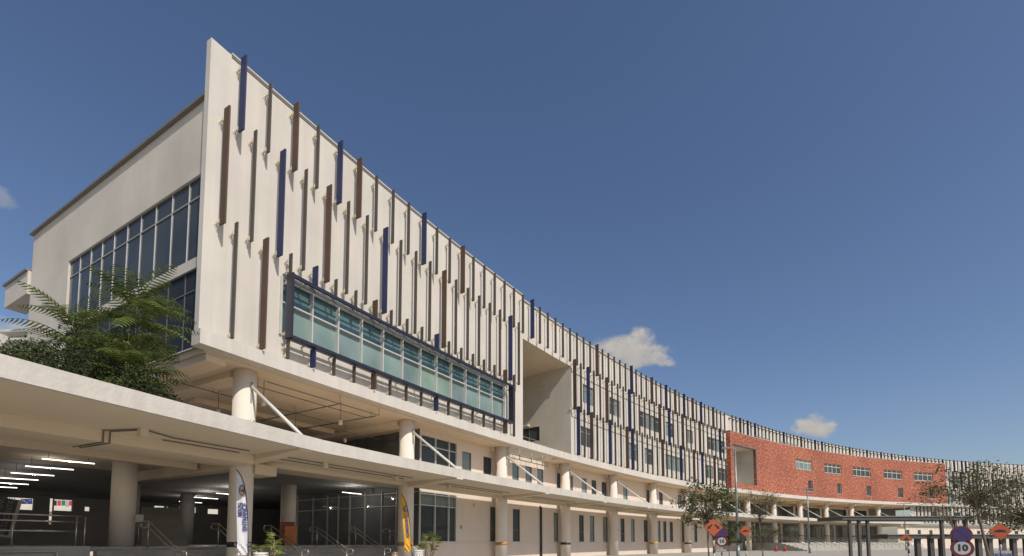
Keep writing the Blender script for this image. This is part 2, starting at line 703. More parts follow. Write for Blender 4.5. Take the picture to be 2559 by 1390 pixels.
# ================================================================== GROUND
g = MB()
g.face([(-900, -700, 0), (900, -700, 0), (900, 1200, 0), (-900, 1200, 0)])
struct(g.build('ground', M['ground']))
g = MB()
n = 40
for i in range(n):
    s0, s1 = -14 + i * 5, -14 + (i + 1) * 5
    g.face([P(s0, 26, ZG), P(s1, 26, ZG), P(s1, -20, ZG), P(s0, -20, ZG)])
    g.face([P(s0, 26, ZG), P(s1, 26, ZG), P(s1, 26, 0), P(s0, 26, 0)])
struct(g.build('paving', M['paving']))

# ================================================================== WHITE BUILDING
Z_SOF, Z_F0, Z_F1, Z_TOP = 8.3, 8.35, 8.88, 19.62
wb = thing('office_building', 'large white curved building with blue, brown and grey vertical fins and a big square recess',
           'building', P(0, 0, 0))


def sA(k):
    return 0.98 + 1.13 * k + 0.0007 * k * k


def sB(k):
    return sA(k) - 0.54


WIN_UP = [(31.26, 33.22), (36.3, 38.5), (42.51, 47.6), (49.1, 51.2), (54.7, 56.5), (60.63, 66.0)]
WIN_LO = [(30.81, 33.13), (39.96, 41.97), (43.76, 45.81), (48.85, 53.69), (59.76, 62.12), (63.62, 65.85)]
holes_up = [(a, b, 14.02, 15.72) for a, b in WIN_UP]
holes_lo = [(a, b, 10.06, 11.82) for a, b in WIN_LO]
STRIP = (3.05, 19.72, 9.98, 12.40)
m = MB()
m.cwall(0, 0, 22.05, Z_F1, 19.98, [STRIP], 0.27, 1.2)
m.cwall(0, 22.05, 29.15, 16.68, Z_TOP, [], 0.1, 1.2)
m.cwall(0, 29.15, 66.3, Z_F1, Z_TOP, holes_up + holes_lo, 0.16, 1.2)
# near end edge of the screen wall, its top and its back
m.face([P(0, 0, Z_F1), P(0, -0.28, Z_F1), P(0, -0.28, 19.98), P(0, 0, 19.98)])
m.cwall(-0.28, 0, 22.05, Z_F1, 19.98, [STRIP], 0.0, 1.2)
for i in range(19):
    a, b = 22.05 * i / 19, 22.05 * (i + 1) / 19
    m.face([P(a, 0, 19.98), P(b, 0, 19.98), P(b, -0.28, 19.98), P(a, -0.28, 19.98)])
m.build('front_wall', M['white'], wb, recalc=False)
m = MB()
m.cbox(29.2, 66.2, 0.003, 0.07, 16.25, 16.55)
m.cbox(29.2, 66.2, 0.003, 0.07, 12.32, 12.62)
m.build('wall_ledge', M['white'], wb)
m = MB()
m.cbox(-0.15, 66.3, -0.12, 0.42, Z_F0, Z_F1 - 0.003, 1.2)
m.build('edge_beam', M['white'], wb)
m = MB()
m.cbox(0.75, 22.05, -0.34, 0.05, 19.985, 20.06, 1.2)
m.cbox(22.05, 66.3, -0.34, 0.06, Z_TOP + 0.004, Z_TOP + 0.12, 1.2)
m.build('roof_capping', M['capw'], wb)
m = MB()
m.cbox(0.75, 22.05, 0.003, 0.03, 19.89, 19.98, 1.2)
m.cbox(22.05, 66.3, 0.003, 0.03, Z_TOP - 0.09, Z_TOP, 1.2)
m.build('roof_edge_strip', M['cap'], wb)  # dark strip painted in for the shadow line below the pale capping

# end face (radial wall just behind the screen's end) with the tall glazing
EO = [-0.3, -1.57, -2.78, -4.03, -5.25, -6.42, -7.62, -8.78, -9.92, -11.08, -12.22]
E_S = 0.2
m = MB()
gl1 = (-12.22, -0.45, 11.95, 15.15)
gl2 = (-12.22, -0.45, 8.55, 11.55)
m.swall(E_S, -17.0, -0.281, 8.5, 18.0, [gl1, gl2], 0.10)
m.build('end_wall', M['endwall'], wb, recalc=False)
m = MB()
m.rbox(E_S + 0.02, 0.34, -17.15, -0.29, 18.0, 18.10)
m.build('end_roof_edge', M['cap'], wb)
for (z0, z1, zt) in ((11.95, 15.15, 14.35), (8.55, 11.55, 10.75)):
    f = MB()
    for o in EO[1:-1] + [-12.19]:
        f.rbox(E_S + 0.072, 0.03, o - 0.018, o + 0.018, z0, z1)
    fr = f.build('window_frame', M['alu'] if z0 > 10 else M['darkframe'], wb)
    f = MB()
    f.rbox(E_S + 0.072, 0.028, -12.15, -0.45, zt - 0.025, zt + 0.025)
    f.rbox(E_S + 0.05, 0.06, -12.15, -0.45, z1 - 0.05, z1)
    f.build('transom', M['frame'] if z0 > 10 else M['darkframe'], fr)
    f = MB()
    f.face([P(E_S + 0.09, -12.22, z0), P(E_S + 0.09, -0.45, z0), P(E_S + 0.09, -0.45, z1), P(E_S + 0.09, -12.22, z1)])
    f.build('pane', M['dglass'] if z0 > 10 else M['darkrefl'], fr)  # lower pane darkened in its colour, as if reflecting canopy and plants
# rear block beyond the end wall
m = MB()
m.rbox(E_S + 0.3, 0.9, -20.4, -17.05, 14.75, 16.0)
m.build('rear_parapet', M['endwall'], wb)
m = MB()
m.rbox(E_S + 0.3, 1.1, -20.55, -17.05, 16.0, 16.12)
m.build('rear_roof_edge', M['cap'], wb)
m = MB()
m.rbox(E_S + 1.6, 1.4, -18.6, -17.0, 8.0, 14.75)
m.build('rear_wall', M['endwall'], wb)

# body: roof, rear wall, soffit slabs, walls of the square recess
m = MB()
m.cbox(0.3, 66.3, -17.0, -0.30, 17.8, 17.98, 2)
m.cbox(0.3, 66.3, -17.2, -17.0, 5.0, 17.9, 2)
m.cbox(22.05, 66.3, -8.8, -0.02, 19.3, 19.5, 2)
m.build('roof_slab', M['cap'], wb)
m = MB()
m.cbox(0.3, 20.55, -17.0, -0.123, Z_SOF, Z_SOF + 0.3, 1.3)
m.cbox(27.1, 66.2, -17.0, -0.123, Z_SOF, Z_SOF + 0.3, 1.3)
m.build('soffit', M['soffit'], wb)
m = MB()
m.cbox(22.05, 29.15, -8.6, -0.02, 16.69, 16.9, 1.2)          # recess ceiling
m.build('recess_ceiling', M['soffit'], wb)
m = MB()
WH = (-5.3, -3.25, 10.6, 11.92)
m.swall(29.15, -8.6, 0.0, 8.88, 16.69, [WH], 0.12)
m.cbox(22.05, 29.15, -8.8, -8.6, 8.3, 16.69, 1.2)
m.swall(22.05, -8.6, 0.0, 8.88, 16.69)
m.build('recess_wall', M['endwall'], wb, recalc=False)
f = MB()
for (a, b, c, d) in ((-5.3, -3.25, 10.6, 10.66), (-5.3, -3.25, 11.86, 11.92), (-3.31, -3.25, 10.66, 11.86), (-4.45, -4.39, 10.66, 11.86)):
    f.rbox(29.22, 0.06, a, b, c, d)
fr = f.build('window_frame', M['darkframe'], wb)
f = MB()
f.face([P(29.25, -5.3, 10.6), P(29.25, -3.25, 10.6), P(29.25, -3.25, 11.92), P(29.25, -5.3, 11.92)])
f.build('pane', M['dglass'], fr)
m = MB()
m.rbox(29.0, 0.3, -5.0, -4.35, 12.05, 12.2)
m.rbox(28.95, 0.2, -3.2, -2.7, 15.6, 15.68)
m.build('recess_lamp', M['bracket'], wb)
# railing behind the edge beam in the recess
m = MB()
for z in (9.15, 9.5):
    m.tube([P(21.6 + i * 0.6, -0.55, z) for i in range(9)], 0.025, 6)
for s in (22.6, 23.7, 24.8, 25.9):
    m.tube([P(s, -0.55, 8.5), P(s, -0.55, 9.5)], 0.025, 6)
m.build('recess_railing', M['steel'], wb)
# ladder-like frame hanging below the edge beam in the same bay
m = MB()
for z in (7.75, 8.05):
    m.tube([P(20.9 + i * 0.6, -0.9, z) for i in range(11)], 0.035, 6)
for s in (21.3, 22.9, 24.5, 26.1, 26.8):
    m.tube([P(s, -0.9, 7.75), P(s, -0.9, 8.6)], 0.035, 6)
m.build('hanging_frame', M['frame'], wb)

# upper windows in the middle part
for (a, b, c, d) in holes_up + holes_lo:
    nb = max(2, round((b - a) / 1.15))
    f = MB()
    zt = d - 0.5
    for i in range(nb + 1):
        s = a + 0.03 + (b - a - 0.06) * i / nb
        f.rbox(s, 0.06, -0.15, -0.08, c, d)
    for z in (c + 0.03, zt, d - 0.03):
        f.cbox(a + 0.06, b - 0.06, -0.145, -0.085, z - 0.03, z + 0.03, 1.2)
    fr = f.build('window_frame', M['frame'], wb)
    for i in range(nb):
        p = MB()
        x0, x1 = a + (b - a) * i / nb, a + (b - a) * (i + 1) / nb
        p.cwall(-0.13, x0, x1, c, d, [], 0, 1.2)
        p.build('pane', M['blind'] if random.random() < 0.4 else M['dglass'], fr, recalc=False)

# aqua strip window
MUL = [4.6, 5.98, 7.36, 8.74, 10.12, 11.5, 12.83, 14.15, 15.52, 16.9, 18.28]
f = MB()
for s in (3.08, 19.69):
    f.rbox(s, 0.07, -0.08, 0.10, 9.98, 12.40)
f.cbox(3.11, 19.66, -0.07, 0.03, 9.98, 10.04, 1.3)
f.cbox(3.11, 19.66, -0.07, 0.03, 12.34, 12.40, 1.3)
strip = f.build('strip_window', M['alu'], wb)
for s in MUL:
    f = MB()
    f.rbox(s, 0.055, -0.175, 0.05, 10.04, 12.34)
    f.build('mullion', M['alu'], strip)
edges = [3.05] + MUL + [19.72]
for a, b in zip(edges, edges[1:]):
    f = MB()
    f.cbox(a + 0.05, b - 0.05, -0.175, 0.0, 11.37, 11.43, 2)
    f.build('transom', M['alu'], strip)
for i, (a, b) in enumerate(zip(edges, edges[1:])):
    p = MB()
    p.cwall(-0.17, a, b, 9.98, 11.4, [], 0, 1.4)
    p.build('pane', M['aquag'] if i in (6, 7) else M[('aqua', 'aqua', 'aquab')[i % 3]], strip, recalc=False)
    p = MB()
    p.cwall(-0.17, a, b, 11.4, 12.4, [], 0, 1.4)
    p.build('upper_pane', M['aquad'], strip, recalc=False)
# blue-black frame standing off the wall round the strip window
m = MB()
m.rbox(3.2, 0.09, 0.27, 0.66, 9.76, 12.46)
m.rbox(19.9, 0.09, 0.27, 0.66, 9.72, 12.44)
m.cbox(3.245, 19.85, 0.54, 0.66, 12.28, 12.42, 1.2)
m.cbox(3.245, 19.85, 0.44, 0.66, 9.73, 9.86, 1.2)
wf = m.build('window_surround', M['navy'], wb)
m = MB()
m.cbox(3.1, 19.8, 0.06, 0.13, 12.44, 12.52, 1.2)
m.cbox(3.1, 19.8, 0.24, 0.28, 12.30, 12.35, 1.2)
m.cbox(3.1, 19.8, 0.20, 0.30, 9.78, 9.84, 1.2)
m.build('surround_rail', M['darkframe'], wf)
m = MB()
for i in range(12):
    s = 3.9 + i * 1.385
    m.rbox(s, 0.05, 0.0, 0.5, 12.31, 12.36)
    m.rbox(s + 0.2, 0.05, 0.0, 0.44, 9.76, 9.82)
m.build('surround_arm', M['frame'], wf)
m = MB()
for z in (9.95, 12.1):
    m.rbox(3.2, 0.05, 0.0, 0.3, z, z + 0.12)
    m.rbox(19.9, 0.05, 0.0, 0.3, z, z + 0.12)
m.build('surround_bracket', M['bracket'], wf)

# fins
A_COL = {0: 'blue', 2: 'brown', 4: 'blue', 5: 'brown', 9: 'blue', 12: 'brown', 19: 'blue', 28: 'brown', 34: 'blue', 38: 'brown',
         41: 'blue', 43: 'brown', 45: 'blue', 47: 'brown', 49: 'blue', 52: 'brown', 59: 'brown', 61: 'blue', 63: 'blue', 71: 'blue',
         76: 'brown', 80: 'navy', 82: 'blue', 90: 'brown', 95: 'blue', 99: 'blue', 102: 'brown', 106: 'blue', 111: 'navy', 116: 'brown'}
B_COL = {0: 'brown', 2: 'blue', 4: 'brown', 7: 'blue', 11: 'brown', 17: 'blue', 25: 'brown', 27: 'blue', 30: 'brown', 34: 'blue',
         40: 'brown', 42: 'blue', 45: 'brown', 49: 'brown', 54: 'blue'}
C_COL = {1: 'brown', 3: 'blue', 6: 'brown', 10: 'blue', 16: 'brown', 25: 'blue', 27: 'brown', 30: 'blue', 33: 'brown', 34: 'blue',
         40: 'brown', 44: 'blue', 47: 'brown', 49: 'blue', 52: 'brown'}


def fin_geo(m, s, z0, z1, col):
    if col == 'grey':
        m.rbox(s, 0.045, 0.27, 0.46, z0, z1)
    else:
        m.rbox(s, 0.06, 0.27, 0.60, z0, z1)


def fin_bracket(s, z):
    b = MB()
    b.rbox(s, 0.03, 0.012, 0.27, z, z + 0.09)
    b.rbox(s, 0.14, 0.002, 0.012, z - 0.05, z + 0.14)
    b.rbox(s, 0.10, 0.22, 0.268, z - 0.03, z + 0.12)
    b.rbox(s - 0.05, 0.012, 0.012, 0.22, z - 0.03, z - 0.012)
    return b


fin_list = []
for k in range(0, 57):
    c = A_COL.get(k, 'grey')
    fin_list.append((sA(k), 16.92 if k < 12 else 16.8, 19.72 + (0.08 if c != 'grey' else 0.0) + (0.1 if k < 10 else 0), c))
for k in range(0, 56):
    if 19 <= k <= 24:
        continue
    fin_list.append((sB(k), 12.95 if k < 8 else 12.78, 17.42 if k < 22 else 17.18, B_COL.get(k, 'grey')))
for k in range(0, 57):
    if 18 <= k <= 24:
        continue
    c = C_COL.get(k, 'grey')
    if 2 <= k <= 16:
        fin_list.append((sA(k), 12.46 if k > 2 else 12.5, 13.36, c))
        fin_list.append((sA(k), 8.92, 9.72, c))
    else:
        fin_list.append((sA(k), 8.92 if k < 40 else 8.98, 13.35 if k < 20 else 13.18, c))
fin_list = [f for f in fin_list if f[0] < 66.0]
# the hundred that show largest are parts of their own
fin_list.sort(key=lambda f: -((f[2] - f[1]) / (10 + f[0]) ** 2))
rest = {}
for i, (s, z0, z1, c) in enumerate(fin_list):
    if i < 100:
        m = MB()
        fin_geo(m, s, z0, z1, c)
        f = m.build('fin', M[c], wb)
        f['label'] = {'grey': 'grey fin', 'blue': 'blue fin', 'brown': 'brown fin'}[c]
        short = z1 - z0 < 1.2
        fin_bracket(s, z0 + 0.12).build('bracket', M['bracket'], f)
        if not (short and z0 < 10 and s > 4):
            fin_bracket(s, z1 - (0.3 if short else 0.42)).build('bracket', M['bracket'], f)
    else:
        rest.setdefault('all', []).append((s, z0, z1, c))
# the rest of the fins: one part with the three paints
mm = MB()
mats, midx = [], []
for (s, z0, z1, c) in rest.get('all', []):
    n0 = len(mm.f)
    fin_geo(mm, s, z0, z1, c)
    midx += [c] * (len(mm.f) - n0)
    for z in (z0 + 0.12, z1 - 0.42):
        n0 = len(mm.f)
        mm.rbox(s, 0.04, 0.0, 0.27, z, z + 0.09)
        midx += ['bracket'] * (len(mm.f) - n0)


def multi(name, mb, keys, parent):
    o = mb.build(name, M[keys[0]], parent)
    o.data.materials.clear()
    names = sorted(set(keys))
    for q in names:
        o.data.materials.append(M[q])
    for p, q in zip(o.data.polygons, keys):
        p.material_index = names.index(q)
    return o


if midx:
    o = multi('far_fins', mm, midx, wb)
    o['kind'] = 'stuff'

# first floor and ground floor walls behind the columns
m = MB()
L1W = [(17.03, 17.98), (19.31, 20.26), (22.8, 23.66), (24.56, 25.45), (26.23, 27.11), (29.25, 29.9), (31.3, 31.9), (33.45, 34.37),
       (35.27, 36.19), (37.24, 38.21), (41.67, 42.64), (47.03, 47.75), (50.12, 51.03), (54.99, 55.89), (58.6, 59.4), (62.3, 63.1)]
GW = [(20.1, 20.74), (22.87, 23.81), (28.69, 29.39), (32.91, 33.77), (34.86, 35.73), (37.39, 38.32), (41.01, 41.87), (43.25, 44.09),
      (46.23, 47.15), (49.59, 50.29), (51.0, 51.78), (52.65, 53.49), (55.91, 56.68), (59.34, 60.13), (62.9, 63.6)]
hl1 = [(a, b, 5.5, 7.57) for a, b in L1W]
hg = [(a, b, 1.58, 4.06) for a, b in GW]
BIG1 = (13.15, 16.48, 5.3, 8.0)
BIG0 = (13.15, 16.48, 1.58, 4.58)
m.cwall(-1.5, 13.1, 66.3, 5.0, Z_SOF, hl1 + [BIG1], 0.14, 1.4)
m.build('upper_corridor_wall', M['wall'], wb, recalc=False)
m = MB()
m.cwall(-1.5, 13.1, 66.3, ZG, 5.0, hg + [BIG0], 0.14, 1.4)
m.build('ground_floor_wall', M['wall'], wb, recalc=False)
m = MB()
m.cbox(13.2, 66.2, -1.497, -1.46, 1.48, 1.53, 1.4)
m.build('wall_groove', M['wall'], wb)
for (a, b, c, d) in hl1 + hg:
    f = MB()
    f.cbox(a, b, -1.60, -1.54, d - 0.05, d, 3)
    f.rbox(a + 0.03, 0.06, -1.60, -1.54, c, d - 0.05)
    f.rbox(b - 0.03, 0.06, -1.60, -1.54, c, d - 0.05)
    zt = c + 0.85 if c < 3 else None
    if zt:
        f.cbox(a + 0.06, b - 0.06, -1.60, -1.55, zt, zt + 0.05, 3)
    fr = f.build('window_frame', M['darkframe'], wb)
    p = MB()
    p.cwall(-1.585, a, b, c, d, [], 0, 3)
    p.build('pane', M['blind'] if random.random() < 0.45 else M['dglass'], fr, recalc=False)
for (a, b, c, d), tr in ((BIG1, [7.35]), (BIG0, [3.72, 4.4])):
    f = MB()
    for s in (a + 0.03, 14.47, 15.74, b - 0.03):
        f.rbox(s, 0.06, -1.6, -1.46, c, d)
    fr = f.build('window_frame', M['alu'], wb)
    f = MB()
    for (x0, x1) in ((a + 0.06, 14.44), (14.50, 15.71), (15.77, b - 0.06)):
        for z in tr + [d - 0.05]:
            f.cbox(x0, x1, -1.58, -1.48, z, z + 0.05, 3)
    f.build('transom', M['alu'], fr)
    p = MB()
    p.cwall(-1.585, a, b, c, d if c > 4 else 3.72, [], 0, 3)
    p.build('pane', M['dglass'], fr, recalc=False)
    if c < 4:
        p = MB()
        p.cwall(-1.585, a, b, 3.72, d, [], 0, 3)
        p.build('upper_pane', M['blind'], fr, recalc=False)

# glazed side wall of the entrance hall (radial, turning in from the corner)
LO = [-1.5, -2.2, -3.31, -4.62, -6.16, -7.67, -8.84, -10.0, -11.6, -13.4]
m = MB()
for o in LO[1:]:
    m.rbox(13.06, 0.12, o - 0.035, o + 0.035, 1.35, 4.7)
lob = m.build('hall_glazing', M['frame'], wb)
m = MB()
for o0, o1 in zip(LO[1:], LO):
    for z in (3.72, 4.5):
        m.rbox(13.06, 0.07, o0 + 0.04, o1 - 0.04, z, z + 0.05)
m.build('transom', M['frame'], lob)
m = MB()
m.face([P(13.1, -13.5, 1.35), P(13.1, -1.5, 1.35), P(13.1, -1.5, 5.0), P(13.1, -13.5, 5.0)])
m.build('pane', M['lglass'], lob)
m = MB()
for o in (-7.3, -7.0, -2.85):
    m.tube([P(12.95, o, 2.0 if o < -4 else 1.7), P(12.95, o, 2.6 if o < -4 else 2.9)], 0.03, 6)
m.build('door_handle', M['steel'], lob)
m = MB()
for o in (-3.31, -4.62, -6.0, -7.0):
    m.rbox(13.06, 0.10, o - 0.03, o + 0.03, 5.0, 8.3)
lob2 = m.build('upper_hall_glazing', M['darkframe'], wb)
m = MB()
m.rbox(13.06, 0.07, -7.0, -1.6, 7.8, 7.85)
m.build('transom', M['darkframe'], lob2)
m = MB()
m.face([P(13.1, -17, 5.0), P(13.1, -1.5, 5.0), P(13.1, -1.5, 8.3), P(13.1, -17, 8.3)])
m.build('pane', M['lglass'], lob2)

# beams under the soffit
for s in (2.22, 11.35, 20.5, 29.45, 38.3, 47.2, 56.0):
    m = MB()
    m.rbox(s, 0.75, -1.47 if s > 12 else -12, -1.22, 8.05, 8.296)
    m.build('soffit_beam', M['soffit'], wb)
m = MB()
m.rbox(0.75, 0.7, -16.5, -0.2, 8.05, 8.296)
m.build('soffit_beam', M['soffit'], wb)
m = MB()
m.cbox(3.0, 10.6, -6.6, -6.1, 8.05, 8.296)
m.build('soffit_beam', M['soffit'], wb)

# columns with their painted bands
COLS = [2.22, 11.35, 20.5, 29.45, 38.3, 47.2, 56.0, 65.0]


def column(s, parent, zbase, ztop, band, zb=1.32, off=-0.8, r=0.425):
    m = MB()
    m.tube([P(s, off, zbase), P(s, off, ztop)], r, 40)
    c = m.build('column', M['colm'], parent)
    if band:
        b = MB()
        b.tube([P(s, off, zb), P(s, off, zb + 0.2)], r + 0.006, 40)
        b.build('painted_band', M[band], c)
    return c


for s, b in zip(COLS, ['navy', 'bandor', 'bandor', 'navy', None, 'bandye', 'navy', 'navy']):
    c = column(s, wb, ZG, 8.32, b)
    if s < 3:
        # raised lettering on the navy band
        q = P(s, -0.8, 1.42)
        dvec = (Vector((0, 0, 0)) - q)
        dvec.z = 0
        dvec.normalize()
        for ch, da in zip('USKIES', (-0.12, 0.18, 0.48, 0.74, 0.98, 1.22)):
            v = Matrix.Rotation(da - 0.1, 3, 'Z') @ dvec
            yaw = math.atan2(v.x, -v.y)
            text('lettering', ch, 0.16, frame_at(q + v * 0.434, yaw), M['text_white'], c, 0.004)

# small fittings on the ground floor wall
m = MB()
m.tube([P(26.6, -1.38, ZG), P(26.6, -1.38, 4.35), P(26.6, -1.6, 4.5)], 0.09, 10)
m.build('downpipe', M['navy'], wb)

# ================================================================== BRICK BUILDING
bb = thing('brick_building', 'red brick faced building block with a row of wide windows over small upright ones', 'building', P(66, 0, 0))


def bw(s, z):
    k = 0.0108 + (0.0197 - 0.0108) * (z - 9.15) / (17.3 - 9.15)
    return z + (s - 66) * k


SB0, SB1 = 66.3, 142.0
BIGW = [(88.21, 94.18), (98.52, 104.67), (108.82, 115.2), (119.97, 126.6), (130.85, 137.5)]
SMW = [(92.41, 93.93), (102.84, 104.47), (113.45, 115.14), (124.82, 126.54), (135.99, 137.7)]
NICHE = (67.4, 74.3, 9.98, 15.38)
h1 = [(a, b, 13.62, 15.3) for a, b in BIGW]
h2 = [(a, b, 10.05, 11.9) for a, b in SMW]
m = MB()
m.cwall(0.6, SB0, SB1, 9.15, 17.3, h1 + h2 + [NICHE], 0.3, 1.5, bw)
m.face([P(SB0, 0.6, bw(SB0, 9.15)), P(SB0, 0, bw(SB0, 9.15)), P(SB0, 0, bw(SB0, 17.3)), P(SB0, 0.6, bw(SB0, 17.3))],
       [(0, 0), (0.6, 0), (0.6, 8), (0, 8)])
m.face([P(SB1, 0.6, bw(SB1, 9.15)), P(SB1, 0, bw(SB1, 9.15)), P(SB1, 0, bw(SB1, 17.3)), P(SB1, 0.6, bw(SB1, 17.3))],
       [(0, 0), (0.6, 0), (0.6, 8), (0, 8)])
m.build('brick_wall', M['brick'], bb, recalc=False)
m = MB()
m.cbox(SB0, SB1, 0.0, 0.62, 17.3, 17.36, 1.5, bw)
m.build('brick_capping', M['capl'], bb)
for (a, b, c, d) in h1 + h2:
    f = MB()
    nb = 4 if b - a > 3 else 1
    w = 0.13
    for i in range(nb + 1):
        s = a + w / 2 + (b - a - w) * i / nb
        f.rbox(s, w, 0.34, 0.44, bw(s, c), bw(s, d))
    zs = [c + 0.05, d - 0.05] + ([d - 0.5] if nb > 1 else [])
    for z in zs:
        f.cbox(a + w, b - w, 0.35, 0.43, z - 0.05, z + 0.05, 2, bw)
    fr = f.build('window_frame', M['bracket'] if nb > 1 else M['frame'], bb)
    p = MB()
    p.cwall(0.37, a, b, c, d, [], 0, 2, bw)
    p.build('pane', M['blind'] if (nb > 1 and a < 90) else M['dglass'], fr, recalc=False)
    f = MB()
    f.cbox(a - 0.1, b + 0.1, 0.603, 0.66, c - 0.1, c, 2, bw)
    f.build('sill', M['concrete'], fr)
# niche
m = MB()
a, b, c, d = NICHE
m.cbox(a, b, -3.2, -3.0, c, d, 2, bw)
m.face([P(b, 0.3, bw(b, c)), P(b, -3, bw(b, c)), P(b, -3, bw(b, d)), P(b, 0.3, bw(b, d))])
m.face([P(a, 0.3, bw(a, c)), P(a, -3, bw(a, c)), P(a, -3, bw(a, d)), P(a, 0.3, bw(a, d))])
m.cbox(a, b, -3.0, 0.29, d, d + 0.1, 2, bw)
m.cbox(a, b, -3.0, 0.29, c - 0.1, c, 2, bw)
nic = m.build('niche', M['endwall'], bb, recalc=False)
m = MB()
m.cbox(a - 0.12, b + 0.12, 0.602, 0.70, d, d + 0.14, 2, bw)
m.rbox(b + 0.12, 0.22, 0.602, 0.70, bw(b, c), bw(b, d) - 0.01)
m.build('niche_frame', M['darkframe'], nic)
m = MB()
m.rbox(a + 1.9, 1.2, -2.4, -1.6, bw(a, c), bw(a, c) + 1.5)
m.build('niche_cabinet', M['black'], nic)
# white wall strip above the brick with its row of fins
m = MB()
m.cwall(0, SB0, SB1, 15.5, Z_TOP + 0.1, [], 0, 1.5)
m.cbox(SB0, SB1, -10, -0.01, 19.3, 19.5, 3)
m.cbox(SB0, SB1, -10.2, -10, 6, 19.5, 3)
m.build('attic_wall', M['white'], bb)
m = MB()
m.cbox(SB0, SB1, -0.3, 0.05, Z_TOP + 0.1, Z_TOP + 0.2, 1.5)
m.build('roof_capping', M['cap'], bb)
for k in range(57, 118):
    s = sA(k)
    if not (66.4 < s < 141.8):
        continue
    c = A_COL.get(k, 'grey')
    f = MB()
    fin_geo(f, s, bw(s, 17.38), 19.78, c)
    f.rbox(s - 0.2, 0.4, 0.0, 0.27, 19.3, 19.38)
    f.build('fin', M[c], bb)
m = MB()
for (a, b) in ((74.5, 79.5), (83.5, 89.5)):
    m.cbox(a, b, 0.45, 0.53, 17.5, 17.62, 1.5, bw)
m.build('fin_rail', M['cap'], bb)
# white band and soffit below the brick
m = MB()
m.cbox(SB0, SB1 + 3, -0.1, 0.75, 8.62, 9.146, 1.5, bw)
m.build('edge_beam', M['white'], bb)
m = MB()
m.cbox(SB0, SB1, -9, -0.11, 8.5, 8.7, 2, bw)
m.build('soffit', M['soffit'], bb)
COLB = [74.3, 83.1, 92.2, 101.4, 110.5, 120.1]
for s, bnd in zip(COLB, ['bandye', None, 'bandor', 'bandor', 'navy', None]):
    z = 1.3 if s > 80 else ZG
    column(s, bb, z, bw(s, 8.35), bnd, 1.42 if s < 80 else 2.62, -0.8, 0.42)
for s in COLB + [128.5, 138]:
    m = MB()
    m.rbox(s, 0.8, -8.5, 0.05, bw(s, 8.2), bw(s, 8.49))
    m.build('soffit_beam', M['soffit'], bb)
m = MB()
m.cbox(66.3, 128, -7.2, -7.0, 5.2, 9.5, 2)
m.cbox(66.3, 128, -4.7, -4.5, ZG, 5.2, 2)
m.build('recessed_wall', M['wall'], bb)
GAL = []
for i, s in enumerate((75.3, 84.2, 93.4, 102.6, 111.8, 121)):
    w = 8.2 if i < 5 else 6
    GAL.append((s, s + w))
for (a, b) in GAL:
    f = MB()
    for i in range(5):
        f.rbox(a + (b - a) * i / 4, 0.08, -6.99, -6.9, 5.3, 8.4)
    fr = f.build('window_frame', M['darkframe'], bb)
    p = MB()
    p.cbox(a, b, -6.99, -6.96, 5.3, 8.5, 2)
    p.build('pane', M['dglass'], fr)
    f = MB()
    for i in range(5):
        f.rbox(a + (b - a) * i / 4, 0.08, -4.49, -4.4, 1.4, 4.3)
    f.cbox(a, b, -4.48, -4.42, 3.5, 3.56, 2)
    fr = f.build('window_frame', M['darkframe'], bb)
    p = MB()
    p.cbox(a, b, -4.49, -4.46, 1.4, 4.9, 2)
    p.build('pane', M['lglass'], fr)
    if a < 95:
        p = MB()
        p.cbox(a + 0.6, b - 0.6, -4.455, -4.45, 3.6, 4.25, 2)
        p.build('blind', M['blind'], fr)
m = MB()
m.cbox(66.3, 131, -7.0, -0.9, 5.0, 5.25, 2)
m.build('gallery_floor', M['soffit'], bb)

# ================================================================== FAR WHITE BUILDING
fb = thing('office_building', 'distant white building with close dark fins, continuing the curve past the red brick', 'building', P(142, 0, 0))
F0, F1 = 142.0, 205.0
m = MB()
fh = []
x = 144.0
while x < 200:
    w = random.choice((2.2, 2.4, 4.8))
    fh.append((x, x + w, 14.3, 16.0))
    x += w + random.uniform(3, 5)
x = 143.2
while x < 200:
    w = random.choice((2.2, 2.4, 4.8))
    fh.append((x, x + w, 10.4, 12.2))
    x += w + random.uniform(3, 5)
m.cwall(0, F0, F1, 9.6, Z_TOP + 0.1, fh, 0.2, 2)
m.cwall(-0.5, 131, F1, 5.6, 9.6, [(a, a + 2.2, 6.6, 8.2) for a in (138, 146, 155, 163, 171)], 0.2, 2)
m.cbox(F0, F1, -8, -0.01, 19.3, 19.5, 3)
m.cbox(F0, F1, -0.5, -0.02, 9.5, 9.6, 3)
m.build('front_wall', M['white'], fb, recalc=False)
m = MB()
m.cbox(F0, F1, -0.3, 0.05, Z_TOP + 0.1, Z_TOP + 0.2, 2)
m.build('roof_capping', M['cap'], fb)
for (a, b, c, d) in fh:
    p = MB()
    p.cwall(-0.18, a, b, c, d, [], 0, 2)
    w = p.build('window', M['blind'] if random.random() < 0.4 else M['dglass'], fb, recalc=False)
for a in (138, 146, 155, 163, 171):
    p = MB()
    p.cwall(-0.68, a, a + 2.2, 6.6, 8.2, [], 0, 2)
    p.build('window', M['dglass'], fb, recalc=False)
nA = 0
mm, midx = MB(), []
for k in range(117, 168):
    s = sA(k)
    if s < 142.1 or s > 204.8:
        continue
    c = random.choice(('grey',) * 5 + ('blue', 'brown'))
    f = MB()
    fin_geo(f, s, 17.0, 19.8, c)
    f.build('fin', M[c], fb)
    nA += 1
    c2 = random.choice(('grey',) * 5 + ('navy', 'brown'))
    f = MB()
    fin_geo(f, s - 0.55, 13.0, 17.3, c2)
    f.build('fin', M[c2], fb)
    n0 = len(mm.f)
    fin_geo(mm, s, 9.7, 13.3, 'grey')
    midx += ['grey'] * (len(mm.f) - n0)
